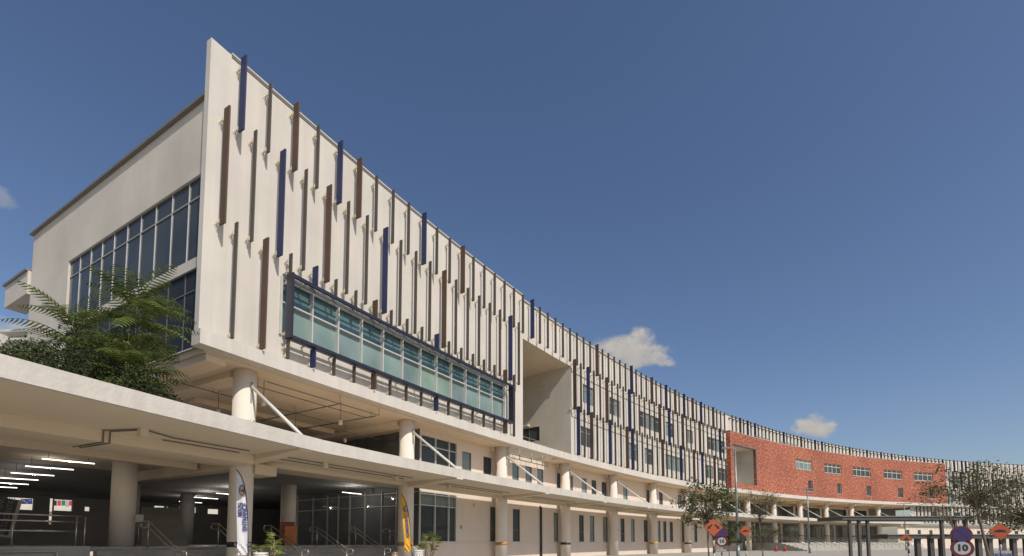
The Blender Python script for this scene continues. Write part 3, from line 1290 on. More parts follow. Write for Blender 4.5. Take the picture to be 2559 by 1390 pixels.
for k in range(109, 168):
    n0 = len(mm.f)
    mm.rbox(sA(k), 0.06, -0.25, 0.0, 5.7, 9.3)
    midx += ['grey'] * (len(mm.f) - n0)
o = multi('far_fins', mm, midx, fb)
o['kind'] = 'stuff'
m = MB()
m.cwall(-1.5, 128, F1, ZG, 5.2, [(a, a + 1.1, 2.0, 4.2) for a in range(131, 200, 4)], 0.15, 2)
m.build('ground_floor_wall', M['wall'], fb, recalc=False)
for a in range(131, 200, 4):
    p = MB()
    p.cwall(-1.62, a, a + 1.1, 2.0, 4.2, [], 0, 2)
    p.build('window', M['dglass'], fb, recalc=False)

# ================================================================== ENTRANCE CANOPY
cp = thing('canopy', 'long white curved entrance canopy hung on slanting rods from the round columns', 'canopy', P(2, 3, 4.8))


def oa_front(s):
    d = max(0.0, 3.0 - s) * 0.12
    return (d, d)


def cwarp(s, z):
    return z + max(0.0, s - 45) * 0.0052


m = MB()
m.cbox(-12, 128, 2.85, 3.0, 4.80, 5.27, 1.0, cwarp, oa_front)
m.build('front_edge', M['stucco'], cp)
m = MB()
m.cbox(-12, 128, -0.95, 2.845, 4.803, 4.95, 1.0, cwarp, lambda s: (0, max(0.0, 3.0 - s) * 0.12))
m.build('slab', M['soffit'], cp)
ALLC = COLS + COLB + [128]
for s in ALLC:
    m = MB()
    w0 = cwarp(s, 0)
    # tapered cantilever beam below the slab
    t, nn, b = tang(s), outw(s), P(s, 0, 0)
    q = []
    for (o, zb) in ((-0.35, 4.55), (3.0, 4.74)):
        for ds in (-0.25, 0.25):
            q.append((b + t * ds + nn * o, zb))
    ring = [q[0], q[1], q[3], q[2]]
    m.hexa([Vector((p.x, p.y, z + w0)) for p, z in ring] + [Vector((p.x, p.y, 4.802 + w0)) for p, z in ring])
    m.build('cantilever_beam', M['soffit'], cp)
m = MB()
m.cbox(2.7, 128, -0.92, -0.7, 4.62, 4.80, 1.2, cwarp)
m.cbox(-12, 1.95, -1.2, 0.4, 4.44, 4.80, 1.0)
m.build('edge_rib', M['soffit'], cp)
for s in ALLC[:-1]:
    w0 = cwarp(s, 0)
    m = MB()
    m.tube([P(s, -0.36, 7.62), P(s, 2.93, 5.2 + w0)], 0.062, 12)
    rd = m.build('tie_rod', M['rodm'], cp)
    m = MB()
    m.rbox(s, 0.05, -0.42, -0.24, 7.45, 7.78)
    m.rbox(s, 0.04, -0.40, -0.32, 7.0, 7.45)
    m.build('rod_anchor', M['frame'], rd)
m = MB()
for o in (1.15, 0.55):
    m.tube([P(-1.2 + 0.1 * i * 1.0, o, 4.76) for i in range(26)], 0.02, 6)
    for s0 in (2.6, 11.6, 20.7, 29.5, 38.3):
        m.tube([P(s0 + 0.8 * i, o, 4.76) for i in range(10)], 0.018, 6)
m.tube([P(-2.2, 1.6, 4.77), P(-1.2, 1.15, 4.76)], 0.02, 6)
for d in (0, 0.16):
    m.tube([P(-2.2, 1.6 - d, 4.77), P(-2.7 + d, 0.43, 4.77), P(-2.7 + d, 0.42, 4.42), P(-2.8 + d, -1.22, 4.42), P(-2.8 + d, -1.23, 4.74), P(-3.6 + d, -2.6, 4.75)], 0.022, 6)
m.build('conduit', M['pipe'], cp)

# ================================================================== ENTRANCE HALL (undercroft)
hall = thing('entrance_hall', 'dark open entrance hall below the white building with concrete columns inside', 'hall', P(6, -8, 1.35))
m = MB()
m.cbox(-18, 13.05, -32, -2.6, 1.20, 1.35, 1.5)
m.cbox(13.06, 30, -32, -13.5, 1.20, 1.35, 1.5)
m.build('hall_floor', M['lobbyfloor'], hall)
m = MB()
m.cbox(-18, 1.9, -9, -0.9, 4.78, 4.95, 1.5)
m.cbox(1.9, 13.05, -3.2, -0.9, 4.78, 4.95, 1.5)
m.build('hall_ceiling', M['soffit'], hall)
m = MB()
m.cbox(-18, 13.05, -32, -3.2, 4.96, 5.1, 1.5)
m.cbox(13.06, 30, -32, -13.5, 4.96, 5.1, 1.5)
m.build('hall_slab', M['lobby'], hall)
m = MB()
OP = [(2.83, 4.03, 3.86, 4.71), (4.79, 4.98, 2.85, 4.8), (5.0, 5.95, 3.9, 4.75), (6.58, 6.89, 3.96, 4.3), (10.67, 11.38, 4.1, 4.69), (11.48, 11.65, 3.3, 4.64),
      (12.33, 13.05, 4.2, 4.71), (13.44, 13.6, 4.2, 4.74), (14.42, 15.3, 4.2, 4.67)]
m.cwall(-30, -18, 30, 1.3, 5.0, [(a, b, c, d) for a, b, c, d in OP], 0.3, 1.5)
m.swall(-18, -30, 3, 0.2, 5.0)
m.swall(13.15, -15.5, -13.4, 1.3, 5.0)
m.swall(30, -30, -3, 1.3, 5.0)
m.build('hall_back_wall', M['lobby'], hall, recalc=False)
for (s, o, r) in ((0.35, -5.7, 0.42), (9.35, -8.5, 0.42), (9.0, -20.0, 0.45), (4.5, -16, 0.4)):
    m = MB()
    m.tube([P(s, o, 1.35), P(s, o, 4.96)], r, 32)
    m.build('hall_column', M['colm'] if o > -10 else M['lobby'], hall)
m = MB()
m.rbox(2.95, 0.9, -1.6, -0.35, 4.2, 4.6)
m.cbox(-18, 1.7, -3.4, -3.0, 4.45, 4.78, 1.5)
m.rbox(2.1, 0.5, -9, -0.9, 4.35, 4.78)
m.build('hall_beam', M['soffit'], hall)
# white panel of the court behind
m = MB()
m.cbox(-40, 40, -56, -55, 0, 9, 3)
for z in (1.4, 2.6, 3.8, 5.0):
    m.cbox(-40, 40, -55, -54.6, z, z + 0.5, 3)
ct = m.build('courtyard_wall', M['white'])
tag(ct, 'sunlit pale courtyard wall glimpsed far behind the dark entrance hall', 'wall')

# inner stair in the hall
st = thing('hall_stairs', 'broad dim staircase rising inside the dark entrance hall', 'stairs', (-17.3, 24.3, 1.35))
m = MB()
base0, base1 = Vector((-18.2, 23.9, 0)), Vector((-16.2, 24.2, 0))
up = Vector((-0.62, 0.78, 0))
for i in range(14):
    a = base0 + up * (0.42 * i)
    b = base1 + up * (0.42 * i)
    c = up * 0.42
    z0, z1 = 1.35, 1.35 + 0.155 * (i + 1)
    m.hexa([Vector((p.x, p.y, z0)) for p in (a, b, b + c, a + c)] + [Vector((p.x, p.y, z1)) for p in (a, b, b + c, a + c)])
m.build('flight', M['concrete'], st)
m = MB()
for i in range(14):
    a = base0 + up * (0.42 * i - 0.03)
    b = base1 + up * (0.42 * i - 0.03)
    c = up * 0.06
    z0 = 1.35 + 0.155 * (i + 1)
    m.hexa([Vector((p.x, p.y, z0 + 0.002)) for p in (a, b, b + c, a + c)] + [Vector((p.x, p.y, z0 + 0.03)) for p in (a, b, b + c, a + c)])
m.build('nosing', M['steps'], st)

# ================================================================== ENTRANCE STEPS
es = MB()
NST = 8
rise = (1.35 - ZG) / NST
for i in range(NST):
    o0 = -2.6
    o1 = -2.6 + 0.33 * (NST - i)
    es.cbox(-1.65, 12.9, o0, o1 - 0.36, ZG + rise * i, ZG + rise * (i + 1) - 0.045, 1.5)
    es.cbox(-1.65, 12.9, o0, o1 - 0.325, ZG + rise * (i + 1) - 0.044, ZG + rise * (i + 1) - 0.001, 1.5)
ob = es.build('entrance_steps', M['steps'])
tag(ob, 'wide grey stone steps leading up to the main entrance', 'steps')

# handrails down the steps
hr_lab = ['steel handrail on the steps just right of the low grey ramp wall', 'steel handrail mostly behind the column with the white banner',
          'steel handrail on the steps right beside the white banner column', 'steel handrail in front of the orange board and dark glass doors',
          'steel handrail on the steps left of the yellow banner', 'steel handrail close behind the yellow banner']
for s, lab in zip((-0.12, 2.36, 4.64, 7.02, 9.38, 11.8), hr_lab):
    t = thing('handrail', lab, 'handrail', P(s, -1.4, ZG), 'steel handrails on the entrance steps')
    m = MB()
    zt, zb = 1.35 + 0.92, ZG + 0.92 + 0.06
    pts = [P(s, -2.95, zt - 0.22)]
    for a in range(0, 181, 30):
        pts.append(P(s, -2.95 - 0.11 * math.sin(R(a)), zt - 0.11 - 0.11 * math.cos(R(a))))
    pts += [P(s, -2.5, zt), P(s, -0.3, zb), P(s, 0.02, zb)]
    for a in range(0, 181, 30):
        pts.append(P(s, 0.02 + 0.11 * math.sin(R(a)), zb - 0.11 + 0.11 * math.cos(R(a))))
    pts += [P(s, -0.3, zb - 0.22), P(s, -2.5, zt - 0.22), P(s, -2.95, zt - 0.22)]
    m.tube(pts, 0.024, 8)
    m.build('rail', M['steel'], t)
    for (o, z0, z1) in ((-2.5, 1.3, zt), (-0.3, ZG, zb)):
        m = MB()
        m.tube([P(s, o, z0), P(s, o, z1)], 0.024, 8)
        m.build('post', M['steel'], t)

# ramp wall with its railing, at the left
rw = thing('ramp_wall', 'low grey ramp wall with a three bar steel railing, far left', 'wall', P(-3, -2.4, 0))
m = MB()
m.cbox(-9, -1.75, -2.75, -2.55, ZG, 1.38, 1.2)
m.build('wall_body', M['concrete'], rw)
m = MB()
for z in (2.36, 2.17, 1.86):
    m.tube([P(-9 + i * 0.7, -2.62, z) for i in range(11)] + [P(-2.02, -2.62, z)], 0.026, 8)
ra = m.build('railing', M['steel'], rw)
for s in (-6.4, -3.62, -2.12, -2.02 + 0.12):
    m = MB()
    m.tube([P(s, -2.62, 1.37), P(s, -2.62, 2.36)], 0.022, 8)
    m.build('post', M['steel'], ra)
m = MB()
pts = [P(-9 + i * 0.7, -2.46, 1.22) for i in range(9)] + [P(-2.75, -2.46, 1.22)]
for a in range(0, 181, 30):
    pts.append(P(-2.7 + 0.1 * math.sin(R(a)), -2.46, 1.12 + 0.1 * math.cos(R(a))))
pts += [P(-3.2, -2.46, 1.02), P(-9, -2.46, 1.02)]
m.tube(pts, 0.026, 8)
m.build('grab_rail', M['steel'], rw)

# ceiling tube lamps over the ramp
tl = [((-16.29, 16.62), (-15.39, 17.7)), ((-18.51, 18.26), (-17.5, 19.18)), ((-20.86, 20.0), (-19.92, 20.92)),
      ((-22.97, 21.57), (-22.06, 22.41)), ((-25.1, 23.2), (-24.2, 24.1)), ((-27.2, 24.8), (-26.3, 25.6))]
tlab = ['topmost and nearest glowing ceiling tube lamp over the ramp', 'second glowing tube lamp from the top of the ceiling row',
        'third glowing tube lamp from the top of the ceiling row', 'fourth tube lamp down, cut by the left edge',
        'fifth tube lamp down, cut by the left edge', 'lowest and farthest tube lamp, cut by the left edge']
for (a, b), lab in zip(tl, tlab):
    t = thing('tube_lamp', lab, 'lamp', (a[0], a[1], 4.4), 'tube lamps under the entrance ceiling')
    m = MB()
    m.tube([(a[0], a[1], 4.40), (b[0], b[1], 4.40)], 0.02, 8)
    m.build('tube', M['tube'], t)
    glow('lamp_light', ((a[0] + b[0]) / 2, (a[1] + b[1]) / 2, 4.33), 9, t)
    m = MB()
    for q in (0.12, 0.88):
        x, y = a[0] + (b[0] - a[0]) * q, a[1] + (b[1] - a[1]) * q
        m.tube([(x, y, 4.44), (x, y, 4.8)], 0.01, 6)
    m.build('hanger', M['pipe'], t)

# lamps hung deep inside the hall
for (s, o, lab) in ((8.0, -12.5, 'upper warm tube lamp seen between the two columns'), (8.6, -16.5, 'middle warm tube lamp seen between the two columns'),
                    (9.6, -21, 'lowest warm tube lamp seen between the two columns'), (-1.5, -20, 'far tube lamp above the bright openings'),
                    (11.5, -5.5, 'tube lamp hung in front of the hall glazing')):
    t = thing('tube_lamp', lab, 'lamp', P(s, o, 4.5), 'tube lamps deep in the entrance hall')
    m = MB()
    m.tube([P(s - 0.7, o, 4.5), P(s + 0.7, o, 4.5)], 0.02, 8)
    m.build('tube', M['tube'], t)
    glow('lamp_light', P(s, o, 4.4), 40, t)
    m = MB()
    for ds in (-0.5, 0.5):
        m.tube([P(s + ds, o, 4.54), P(s + ds, o, 4.96)], 0.01, 6)
    m.build('hanger', M['pipe'], t)

# surface lamps under the canopy
for s, o, lab in ((-2.2, 1.55, 'square ceiling lamp under the canopy, nearest the camera'),
                  (4.5, 1.2, 'square ceiling lamp under the canopy, just right of the banner column'),
                  (9.0, 0.8, 'square ceiling lamp under the canopy, left of the yellow banner'),
                  (13.2, 0.7, 'square ceiling lamp under the canopy, above the tall ground floor window')):
    m = MB()
    m.rbox(s, 0.2, o - 0.1, o + 0.1, 4.56, 4.8)
    ob = m.build('ceiling_lamp', M['lampbody'])
    tag(ob, lab, 'lamp', 'square lamps under the canopy')

# sprinkler pipes and hanging lamps under the big soffit
sp = thing('sprinkler_pipes', 'grid of thin dark sprinkler pipes under the white soffit', 'pipes', P(5, -3, 7.9))
m = MB()
for o in (-0.15, -1.05, -3.4):
    m.tube([P(2.7 + 0.6 * i, o, 7.92) for i in range(11)], 0.022, 6)
m.tube([P(6.3, -0.15, 7.92), P(6.2, -6.3, 7.9)], 0.03, 6)
m.tube([P(8.7, -0.4, 7.92), P(8.4, -6.3, 7.9)], 0.03, 6)
m.tube([P(0.9, -3.4, 7.95), P(2.6, -3.4, 7.92)], 0.022, 6)
m.tube([P(8.4, -3.4, 7.6), P(12, -3.4, 7.6)], 0.022, 6)
m.build('pipe_run', M['pipe'], sp)
m = MB()
for (s, o) in ((2.9, -1.05), (4.2, -3.4), (6.3, -0.15), (8.7, -0.15), (2.4, -3.4), (6.2, -3.4), (9.0, -1.05)):
    m.tube([P(s, o, 7.92), P(s, o, 8.3)], 0.012, 6)
m.build('hanger', M['pipe'], sp)
for (s, o, lab) in ((3.2, -1.1, 'white hanging lamp under the soffit, just right of the near column'), (7.05, -1.0, 'white hanging lamp on a long stem in the middle of the soffit bay'),
                    (3.0, -4.1, 'white hanging lamp under the soffit, left of the near column'), (6.7, -4.0, 'white hanging lamp low down behind the slanting rod'),
                    (9.9, -4.2, 'white hanging lamp in front of the dark upper glazing')):
    t = thing('hanging_lamp', lab, 'lamp', P(s, o, 7.3), 'hanging lamps under the soffit')
    m = MB()
    m.tube([P(s, o, 7.2), P(s, o, 7.42)], 0.09, 14)
    m.build('shade', M['lampbody'], t)
    m = MB()
    m.tube([P(s, o, 7.42), P(s, o, 8.3)], 0.015, 6)
    m.build('stem', M['pipe'], t)

# ================================================================== BANNERS
def banner(name, label, base, height, cloth, words, scale_w, yaw, lean):
    t = thing(name, label, 'banner', base)
    fr = frame_at(base, yaw) @ Matrix.Rotation(lean, 4, 'Y')
    h, w = height, scale_w
    left = [(-0.50 * w, 0.12 * h), (-0.53 * w, 0.5 * h), (-0.56 * w, 0.8 * h), (-0.60 * w, 0.99 * h)]
    right = [(-0.42 * w, 0.985 * h), (-0.10 * w, 0.93 * h), (0.16 * w, 0.85 * h), (0.36 * w, 0.72 * h), (0.48 * w, 0.5 * h), (0.5 * w, 0.3 * h), (0.5 * w, 0.08 * h)]
    outline = [(0.5 * w, 0.08 * h), (0.1 * w, 0.085 * h), (-0.38 * w, 0.115 * h)]
    pts = left + right + outline[1:]
    # cloth as a gently rippled sheet with thickness
    m = MB()
    zs = [0.1 + 0.9 * i / 40 for i in range(41)]

    def lim(z, arr):
        arr = sorted(arr, key=lambda q: q[1])
        z *= h
        if z <= arr[0][1]:
            return arr[0][0]
        for (x0, a), (x1, b) in zip(arr, arr[1:]):
            if a <= z <= b:
                return x0 + (x1 - x0) * (z - a) / (b - a)
        return arr[-1][0]
    rows = []
    for z in zs:
        a, b = lim(z, left), lim(z, right)
        if z < 0.13:
            a += (0.13 - z) * 2.0 * w
        row = []
        for j in range(7):
            x = a + (b - a) * j / 6
            y = 0.015 * math.sin(z * 9 + j * 1.3) + (0.05 * math.sin(j * 1.7 + z * 60) if z < 0.2 else 0)
            row.append((x, y, z * h))
        rows.append(row)
    for sgn in (0.0, 0.008):
        for r0, r1 in zip(rows, rows[1:]):
            for j in range(6):
                m.face([fr @ Vector((p[0], p[1] + sgn, p[2])) for p in (r0[j], r0[j + 1], r1[j + 1], r1[j])], smooth=True)
    c = m.build('cloth', cloth, t, recalc=False)
    m = MB()
    pole = [fr @ Vector((0.52 * w, 0.0, -0.9))] + [fr @ Vector((x + 0.03 * w, 0.0, z)) for (x, z) in sorted(right, key=lambda q: q[1])] + [fr @ Vector((-0.62 * w, 0, 1.0 * h))]
    m.tube(pole, 0.016, 8)
    m.build('pole', M['navy'], t)
    for (body, size, x, z, mat) in words:
        text('lettering', body, size, fr @ Matrix.Translation((x, -0.045, z)) @ Matrix.Rotation(R(-90), 4, 'Y') , mat, c, 0.006)
    return t, c, fr


b1 = P(0.93, 1.6, 0.75)
t1, c1, fr1 = banner('feather_banner', 'white feather banner reading MAIN ENTRANCE beside the near column', b1, 3.25, M['banner'],
                     [('MAIN', 0.19, -0.055, 1.88, M['text_blue']), ('ENTRANCE', 0.185, 0.085, 1.62, M['text_blue'])], 0.31, face_yaw(b1, 0.75), R(-2.2))
# emblem: a blue rounded shape with yellow inside
m = MB()


def ring(m, cx, cz, rx, rz, wdt, fr, y, a0=0, a1=360, n=20, dep=0.004):
    for i in range(n):
        t0, t1 = R(a0 + (a1 - a0) * i / n), R(a0 + (a1 - a0) * (i + 1) / n)
        m.poly([(cx + rx * math.cos(t0), cz + rz * math.sin(t0)), (cx + rx * math.cos(t1), cz + rz * math.sin(t1)),
                (cx + (rx - wdt) * math.cos(t1), cz + (rz - wdt) * math.sin(t1)), (cx + (rx - wdt) * math.cos(t0), cz + (rz - wdt) * math.sin(t0))],
               dep, fr @ Matrix.Translation((0, y, 0)))


ring(m, 0.0, 2.54, 0.085, 0.19, 0.035, fr1, -0.05)
m.poly([(-0.03, 2.50), (0.05, 2.50), (0.05, 2.56), (-0.03, 2.56)], 0.004, fr1 @ Matrix.Translation((0, -0.05, 0)))
em = m.build('emblem', M['text_blue'], c1)
m = MB()
m.poly([(-0.05, 2.40), (0.03, 2.38), (0.045, 2.48), (-0.045, 2.48)], 0.004, fr1 @ Matrix.Translation((0, -0.052, 0)))
m.poly([(-0.01, 2.58), (0.05, 2.58), (0.04, 2.67), (0.0, 2.68)], 0.004, fr1 @ Matrix.Translation((0, -0.052, 0)))
m.build('emblem_fill', M['yellow'], c1)

b2 = P(9.72, 1.05, 0.72)
t2, c2, fr2 = banner('feather_banner', 'yellow feather banner reading ADMISSIONS beside the second column', b2, 3.25, M['yellow'],
                     [('ADMISSIONS', 0.20, 0.04, 1.58, M['text_blue'])], 0.32, face_yaw(b2, 0.75), R(-4.5))
m = MB()
ring(m, 0.01, 2.48, 0.11, 0.15, 0.03, fr2, -0.05)
m.poly([(-0.04, 2.42), (0.0, 2.40), (0.0, 2.52), (-0.04, 2.56)], 0.004, fr2 @ Matrix.Translation((0, -0.05, 0)))
m.build('emblem', M['text_blue'], c2)
m = MB()
m.poly([(0.005, 2.40), (0.06, 2.42), (0.07, 2.5), (0.03, 2.58), (0.005, 2.56)], 0.004, fr2 @ Matrix.Translation((0, -0.052, 0)))
m.build('emblem_fill', M['signwhite'], c2)

# ================================================================== BOARDS AND HALL THINGS
db = thing('directory_board', 'orange upright directory board with lines of small print in the entrance', 'sign', (-10.95, 24.0, 1.35))
fr = frame_at((-10.95, 24.0, 1.35), face_yaw((-10.95, 24.0), 0.8))
m = MB()
m.box((-0.27, 0, 0), (0.27, 0.05, 0.95), fr)
m.build('panel', M['boardor'], db)
m = MB()
for i in range(13):
    w = random.uniform(0.22, 0.42)
    m.box((-0.22, -0.004, 0.16 + i * 0.055), (-0.22 + w, -0.002, 0.17 + i * 0.055), fr)
m.build('print_lines', M['boardred'], db)
db = thing('notice_board', 'dark red upright board standing behind the orange one', 'sign', (-11.35, 24.6, 1.35))
fr = frame_at((-11.4, 24.6, 1.35), face_yaw((-11.4, 24.6), 0.8))
m = MB()
m.box((-0.32, 0, 0.03), (0.32, 0.06, 1.2), fr)
m.build('panel', M['boardred'], db)
m = MB()
m.box((-0.34, -0.12, 0.0), (0.34, 0.18, 0.03), fr)
m.build('base', M['black'], db)

ns = thing('notice_stand', 'small white notice on a slim steel stand at the top of the steps', 'sign', (-15.1, 19.6, 1.35))
fr = frame_at((-15.1, 19.6, 1.35), face_yaw((-15.1, 19.6), 0.8))
m = MB()
m.box((-0.13, 0, 0.98), (0.13, 0.02, 1.28), fr)
pn = m.build('panel', M['signwhite'], ns)
m = MB()
for i in range(4):
    m.box((-0.09, -0.004, 1.04 + i * 0.05), (0.09 - 0.03 * (i % 2), -0.002, 1.055 + i * 0.05), fr)
m.build('print_lines', M['frame'], pn)
m = MB()
m.tube([fr @ Vector((0, 0.02, 0)), fr @ Vector((0, 0.02, 1.0))], 0.016, 8)
m.build('pole', M['steel'], ns)
m = MB()
m.tube([fr @ Vector((0, 0.02, 0.002)), fr @ Vector((0, 0.02, 0.03))], 0.13, 16)
m.build('foot', M['steel'], ns)

pa = thing('arts_centre_sign', 'dark tilted panel lettered PERFORMING ARTS CENTRE in a tan frame at the left edge', 'sign', (-22.3, 21.0, 2.0))
fr = frame_at((-22.35, 21.2, 1.85), face_yaw((-22.3, 21.0), 0.95)) @ Matrix.Rotation(R(9), 4, 'Y')
m = MB()
m.box((-1.6, 0, 0.0), (0.22, 0.06, 1.6), fr)
pn = m.build('panel', M['black'], pa)
m = MB()
m.box((0.22, -0.02, -0.1), (0.34, 0.08, 1.6), fr)
m.box((-1.6, -0.02, -0.1), (0.22, 0.08, 0.0), fr)
m.build('panel_frame', M['frame'], pa)
text('lettering', 'PERFORMING', 0.27, fr @ Matrix.Translation((-0.28, -0.006, 0.82)) @ Matrix.Rotation(R(-90), 4, 'Y'), M['text_dim'], pn)
text('lettering', 'ARTS CENTRE', 0.27, fr @ Matrix.Translation((0.02, -0.006, 0.82)) @ Matrix.Rotation(R(-90), 4, 'Y'), M['text_dim'], pn)

# hanging flags deep in the hall
fl = thing('hanging_flag', 'blue flag with white spots hung in a bright opening of the dark hall', 'flag', (-45, 45, 5.0))


def hall_pt(px, py, d):
    return px_dir(px, py) * (d / px_dir(px, py).y) + Vector((0, 0, 1.5))


def flag_panel(m, x0, x1, y0, y1, d):
    m.face([hall_pt(x0, y1, d), hall_pt(x1, y1, d), hall_pt(x1, y0, d), hall_pt(x0, y0, d)])
    m.face([hall_pt(x0, y1, d + 0.02), hall_pt(x1, y1, d + 0.02), hall_pt(x1, y0, d + 0.02), hall_pt(x0, y0, d + 0.02)])


m = MB()
flag_panel(m, 52, 81, 1247, 1260, 45)
m.build('cloth', M['signblue'], fl)
m = MB()
for (x, y) in ((57, 1250), (62, 1253), (68, 1257), (75, 1251)):
    flag_panel(m, x - 1.7, x + 1.7, y - 1.1, y + 1.1, 44.97)
m.build('spots', M['signwhite'], fl)
fl = thing('hanging_flag', 'flag of upright black, white, red and green stripes in a bright opening of the hall', 'flag', (-44, 47, 5.0))
for (x0, x1, k) in ((136, 142, 'black'), (142, 144.5, 'signwhite'), (144.5, 152.5, 'red'), (152.5, 155, 'signwhite'), (155, 163.5, 'green')):
    m = MB()
    flag_panel(m, x0, x1, 1251, 1264, 47)
    m.build('stripe', M[k], fl)
fl = thing('hanging_flag', 'white and red patterned flag right of the striped one in the hall', 'flag', (-43, 47, 5.0))
m = MB()
flag_panel(m, 164, 173, 1252, 1267, 47)
m.build('cloth', M['signwhite'], fl)
m = MB()
flag_panel(m, 173, 182, 1252, 1264, 47)
m.build('stripe', M['red'], fl)

# fittings
m = MB()
q = P(16.95, -1.48, 2.5)
m.rbox(16.95, 0.1, -1.5, -1.42, 2.4, 2.62)
tag(m.build('card_reader', M['frame']), 'small grey box on the wall right of the tall ground floor window', 'card reader')
m = MB()
m.tube([P(18.3, -1.5, 4.05), P(18.3, -1.34, 4.02)], 0.1, 14)
tag(m.build('wall_speaker', M['lampbody']), 'round beige speaker on the wall under the canopy', 'speaker')
cc = thing('security_camera', 'small dark dome camera on a white arm beside a column', 'camera', P(38.2, -0.1, 2.6))
m = MB()
m.tube([P(37.9, -0.12, 2.75), P(38.4, 0.05, 2.75)], 0.04, 8)
m.build('arm', M['signwhite'], cc)
m = MB()
m.tube([P(38.4, 0.05, 2.5), P(38.4, 0.05, 2.75)], 0.05, 12, 0.13)
m.build('dome', M['black'], cc)
bn = thing('litter_bin', 'brown metal litter bin at the foot of the steps by the yellow banner', 'bin', P(9.45, 0.35, ZG))
m = MB()
m.tube([P(9.45, 0.35, ZG), P(9.45, 0.35, 0.98)], 0.17, 24)
m.build('body', M['bin'], bn)
m = MB()
m.tube([P(9.45, 0.35, 0.982), P(9.45, 0.35, 1.02)], 0.185, 24)
m.build('rim', M['steel'], bn)


# ================================================================== PLANTS
def frond(m, base, yaw, pitch0, length, droop, nw=18, wid=0.30, rng=random):
    """a feathery frond: midrib plus two rows of narrow leaflets"""
    p = Vector(base)
    d0 = Vector((math.cos(yaw), math.sin(yaw), 0))
    pitch = pitch0
    pts = [p.copy()]
    step = length / nw
    tw = rng.uniform(-0.3, 0.3)
    side0 = Vector((-math.sin(yaw), math.cos(yaw), 0))
    dirs = []
    for i in range(nw):
        d = d0 * math.cos(pitch) + Vector((0, 0, math.sin(pitch)))
        dirs.append(d)
        p = p + d * step
        pts.append(p.copy())
        pitch -= droop / nw * (0.5 + i / nw)
    m.tube(pts[::2] if len(pts) % 2 else pts[::2] + [pts[-1]], 0.014, 4, 0.004, cap=False)
    for i in range(2, nw):
        t = i / nw
        w = wid * (math.sin(math.pi * min(1, t * 0.92 + 0.10)) ** 0.6) + 0.02
        d = dirs[i]
        nrm = side0.cross(d).normalized()
        for sg in (1, -1):
            sd = (side0 * sg + nrm * (0.18 + 0.2 * tw * sg)).normalized()
            a = pts[i]
            q1 = a + (sd * 0.9 + d * 0.32).normalized() * (w * 0.55) + nrm * 0.01
            q2 = a + (sd * 0.95 + d * 0.45).normalized() * w - Vector((0, 0, 0.10 * w))
            hw = step * 0.30
            m.face([a - d * hw * 0.5, a + d * hw * 0.5, q1 + d * hw * 0.8, q1 - d * hw * 0.8])
            m.face([q1 - d * hw * 0.8, q1 + d * hw * 0.8, q2 + d * hw * 0.15, q2 - d * hw * 0.15])


def loc_px(px, py, d):
    v = px_dir(px, py)
    return v * (d / v.y) + Vector((0, 0, 1.5))


def fern(label, px, py, d, nfr, lmin, lmax, seed, spread=1.0, name='tree_fern'):
    rg = random.Random(seed)
    top = loc_px(px, py, d)
    t = thing(name, label, 'fern tree', (top.x, top.y, 5.0), 'feathery saplings on the canopy roof')
    m = MB()
    m.tube([(top.x + 0.05, top.y + 0.1, 4.9), (top.x + 0.03, top.y, (top.z + 5) / 2), tuple(top)], 0.05, 8, 0.03)
    m.build('trunk', M['bark'], t)
    m = MB()
    for i in range(nfr):
        yaw = 2 * math.pi * (i + rg.uniform(-0.3, 0.3)) / nfr * 2.618
        tier = i / nfr
        b = top + Vector((0, 0, -1.3 * tier * spread))
        frond(m, b, yaw, rg.uniform(0.55, 1.2) - tier * 0.7, rg.uniform(lmin, lmax), rg.uniform(0.8, 1.5), max(11, int(lmax * 9)), rg.uniform(0.34, 0.46), rg)
    m.build('fronds', M['fern'], t, recalc=False)
    return t


fern('tallest feathery tree fern on the canopy, in front of the dark end windows', 352, 745, 14.6, 44, 1.0, 1.75, 1)
fern('feathery tree fern on the canopy, left of the tallest one', 190, 795, 14.9, 34, 1.1, 1.85, 2)
fern('lower feathery fern on the canopy, below and between the two tall ones', 318, 880, 14.2, 30, 1.0, 1.6, 3)
fern('feathery fern on the canopy in front of the louvred white building', 110, 905, 14.4, 24, 1.0, 1.6, 4)
fern('feathery fern on the canopy, cut by the left edge of the photo', -5, 905, 14.0, 18, 0.9, 1.4, 5)
fern('low dark fern on the canopy below the tallest fern', 365, 890, 14.4, 28, 0.9, 1.3, 6)
fern('low fern on the canopy under the second fern from the left', 235, 930, 13.9, 22, 0.9, 1.3, 8)
fern('small fern on the canopy edge between the left fern and the louvred building', 60, 880, 14.6, 18, 0.8, 1.3, 9)
fern('spreading fern on the canopy in the middle of the planting', 275, 850, 14.7, 26, 1.0, 1.6, 10)


def leaf(m, c, size, rg, up=0.0):
    n = Vector((rg.gauss(0, 1), rg.gauss(0, 1), rg.gauss(0, 1) + up)).normalized()
    a = n.orthogonal().normalized()
    a = Matrix.Rotation(rg.uniform(0, 6.28), 3, n) @ a
    b = n.cross(a)
    l, w = size, size * 0.45
    m.face([c - a * l * 0.5, c + b * w * 0.5, c + a * l * 0.5 + n * l * 0.06, c - b * w * 0.5])


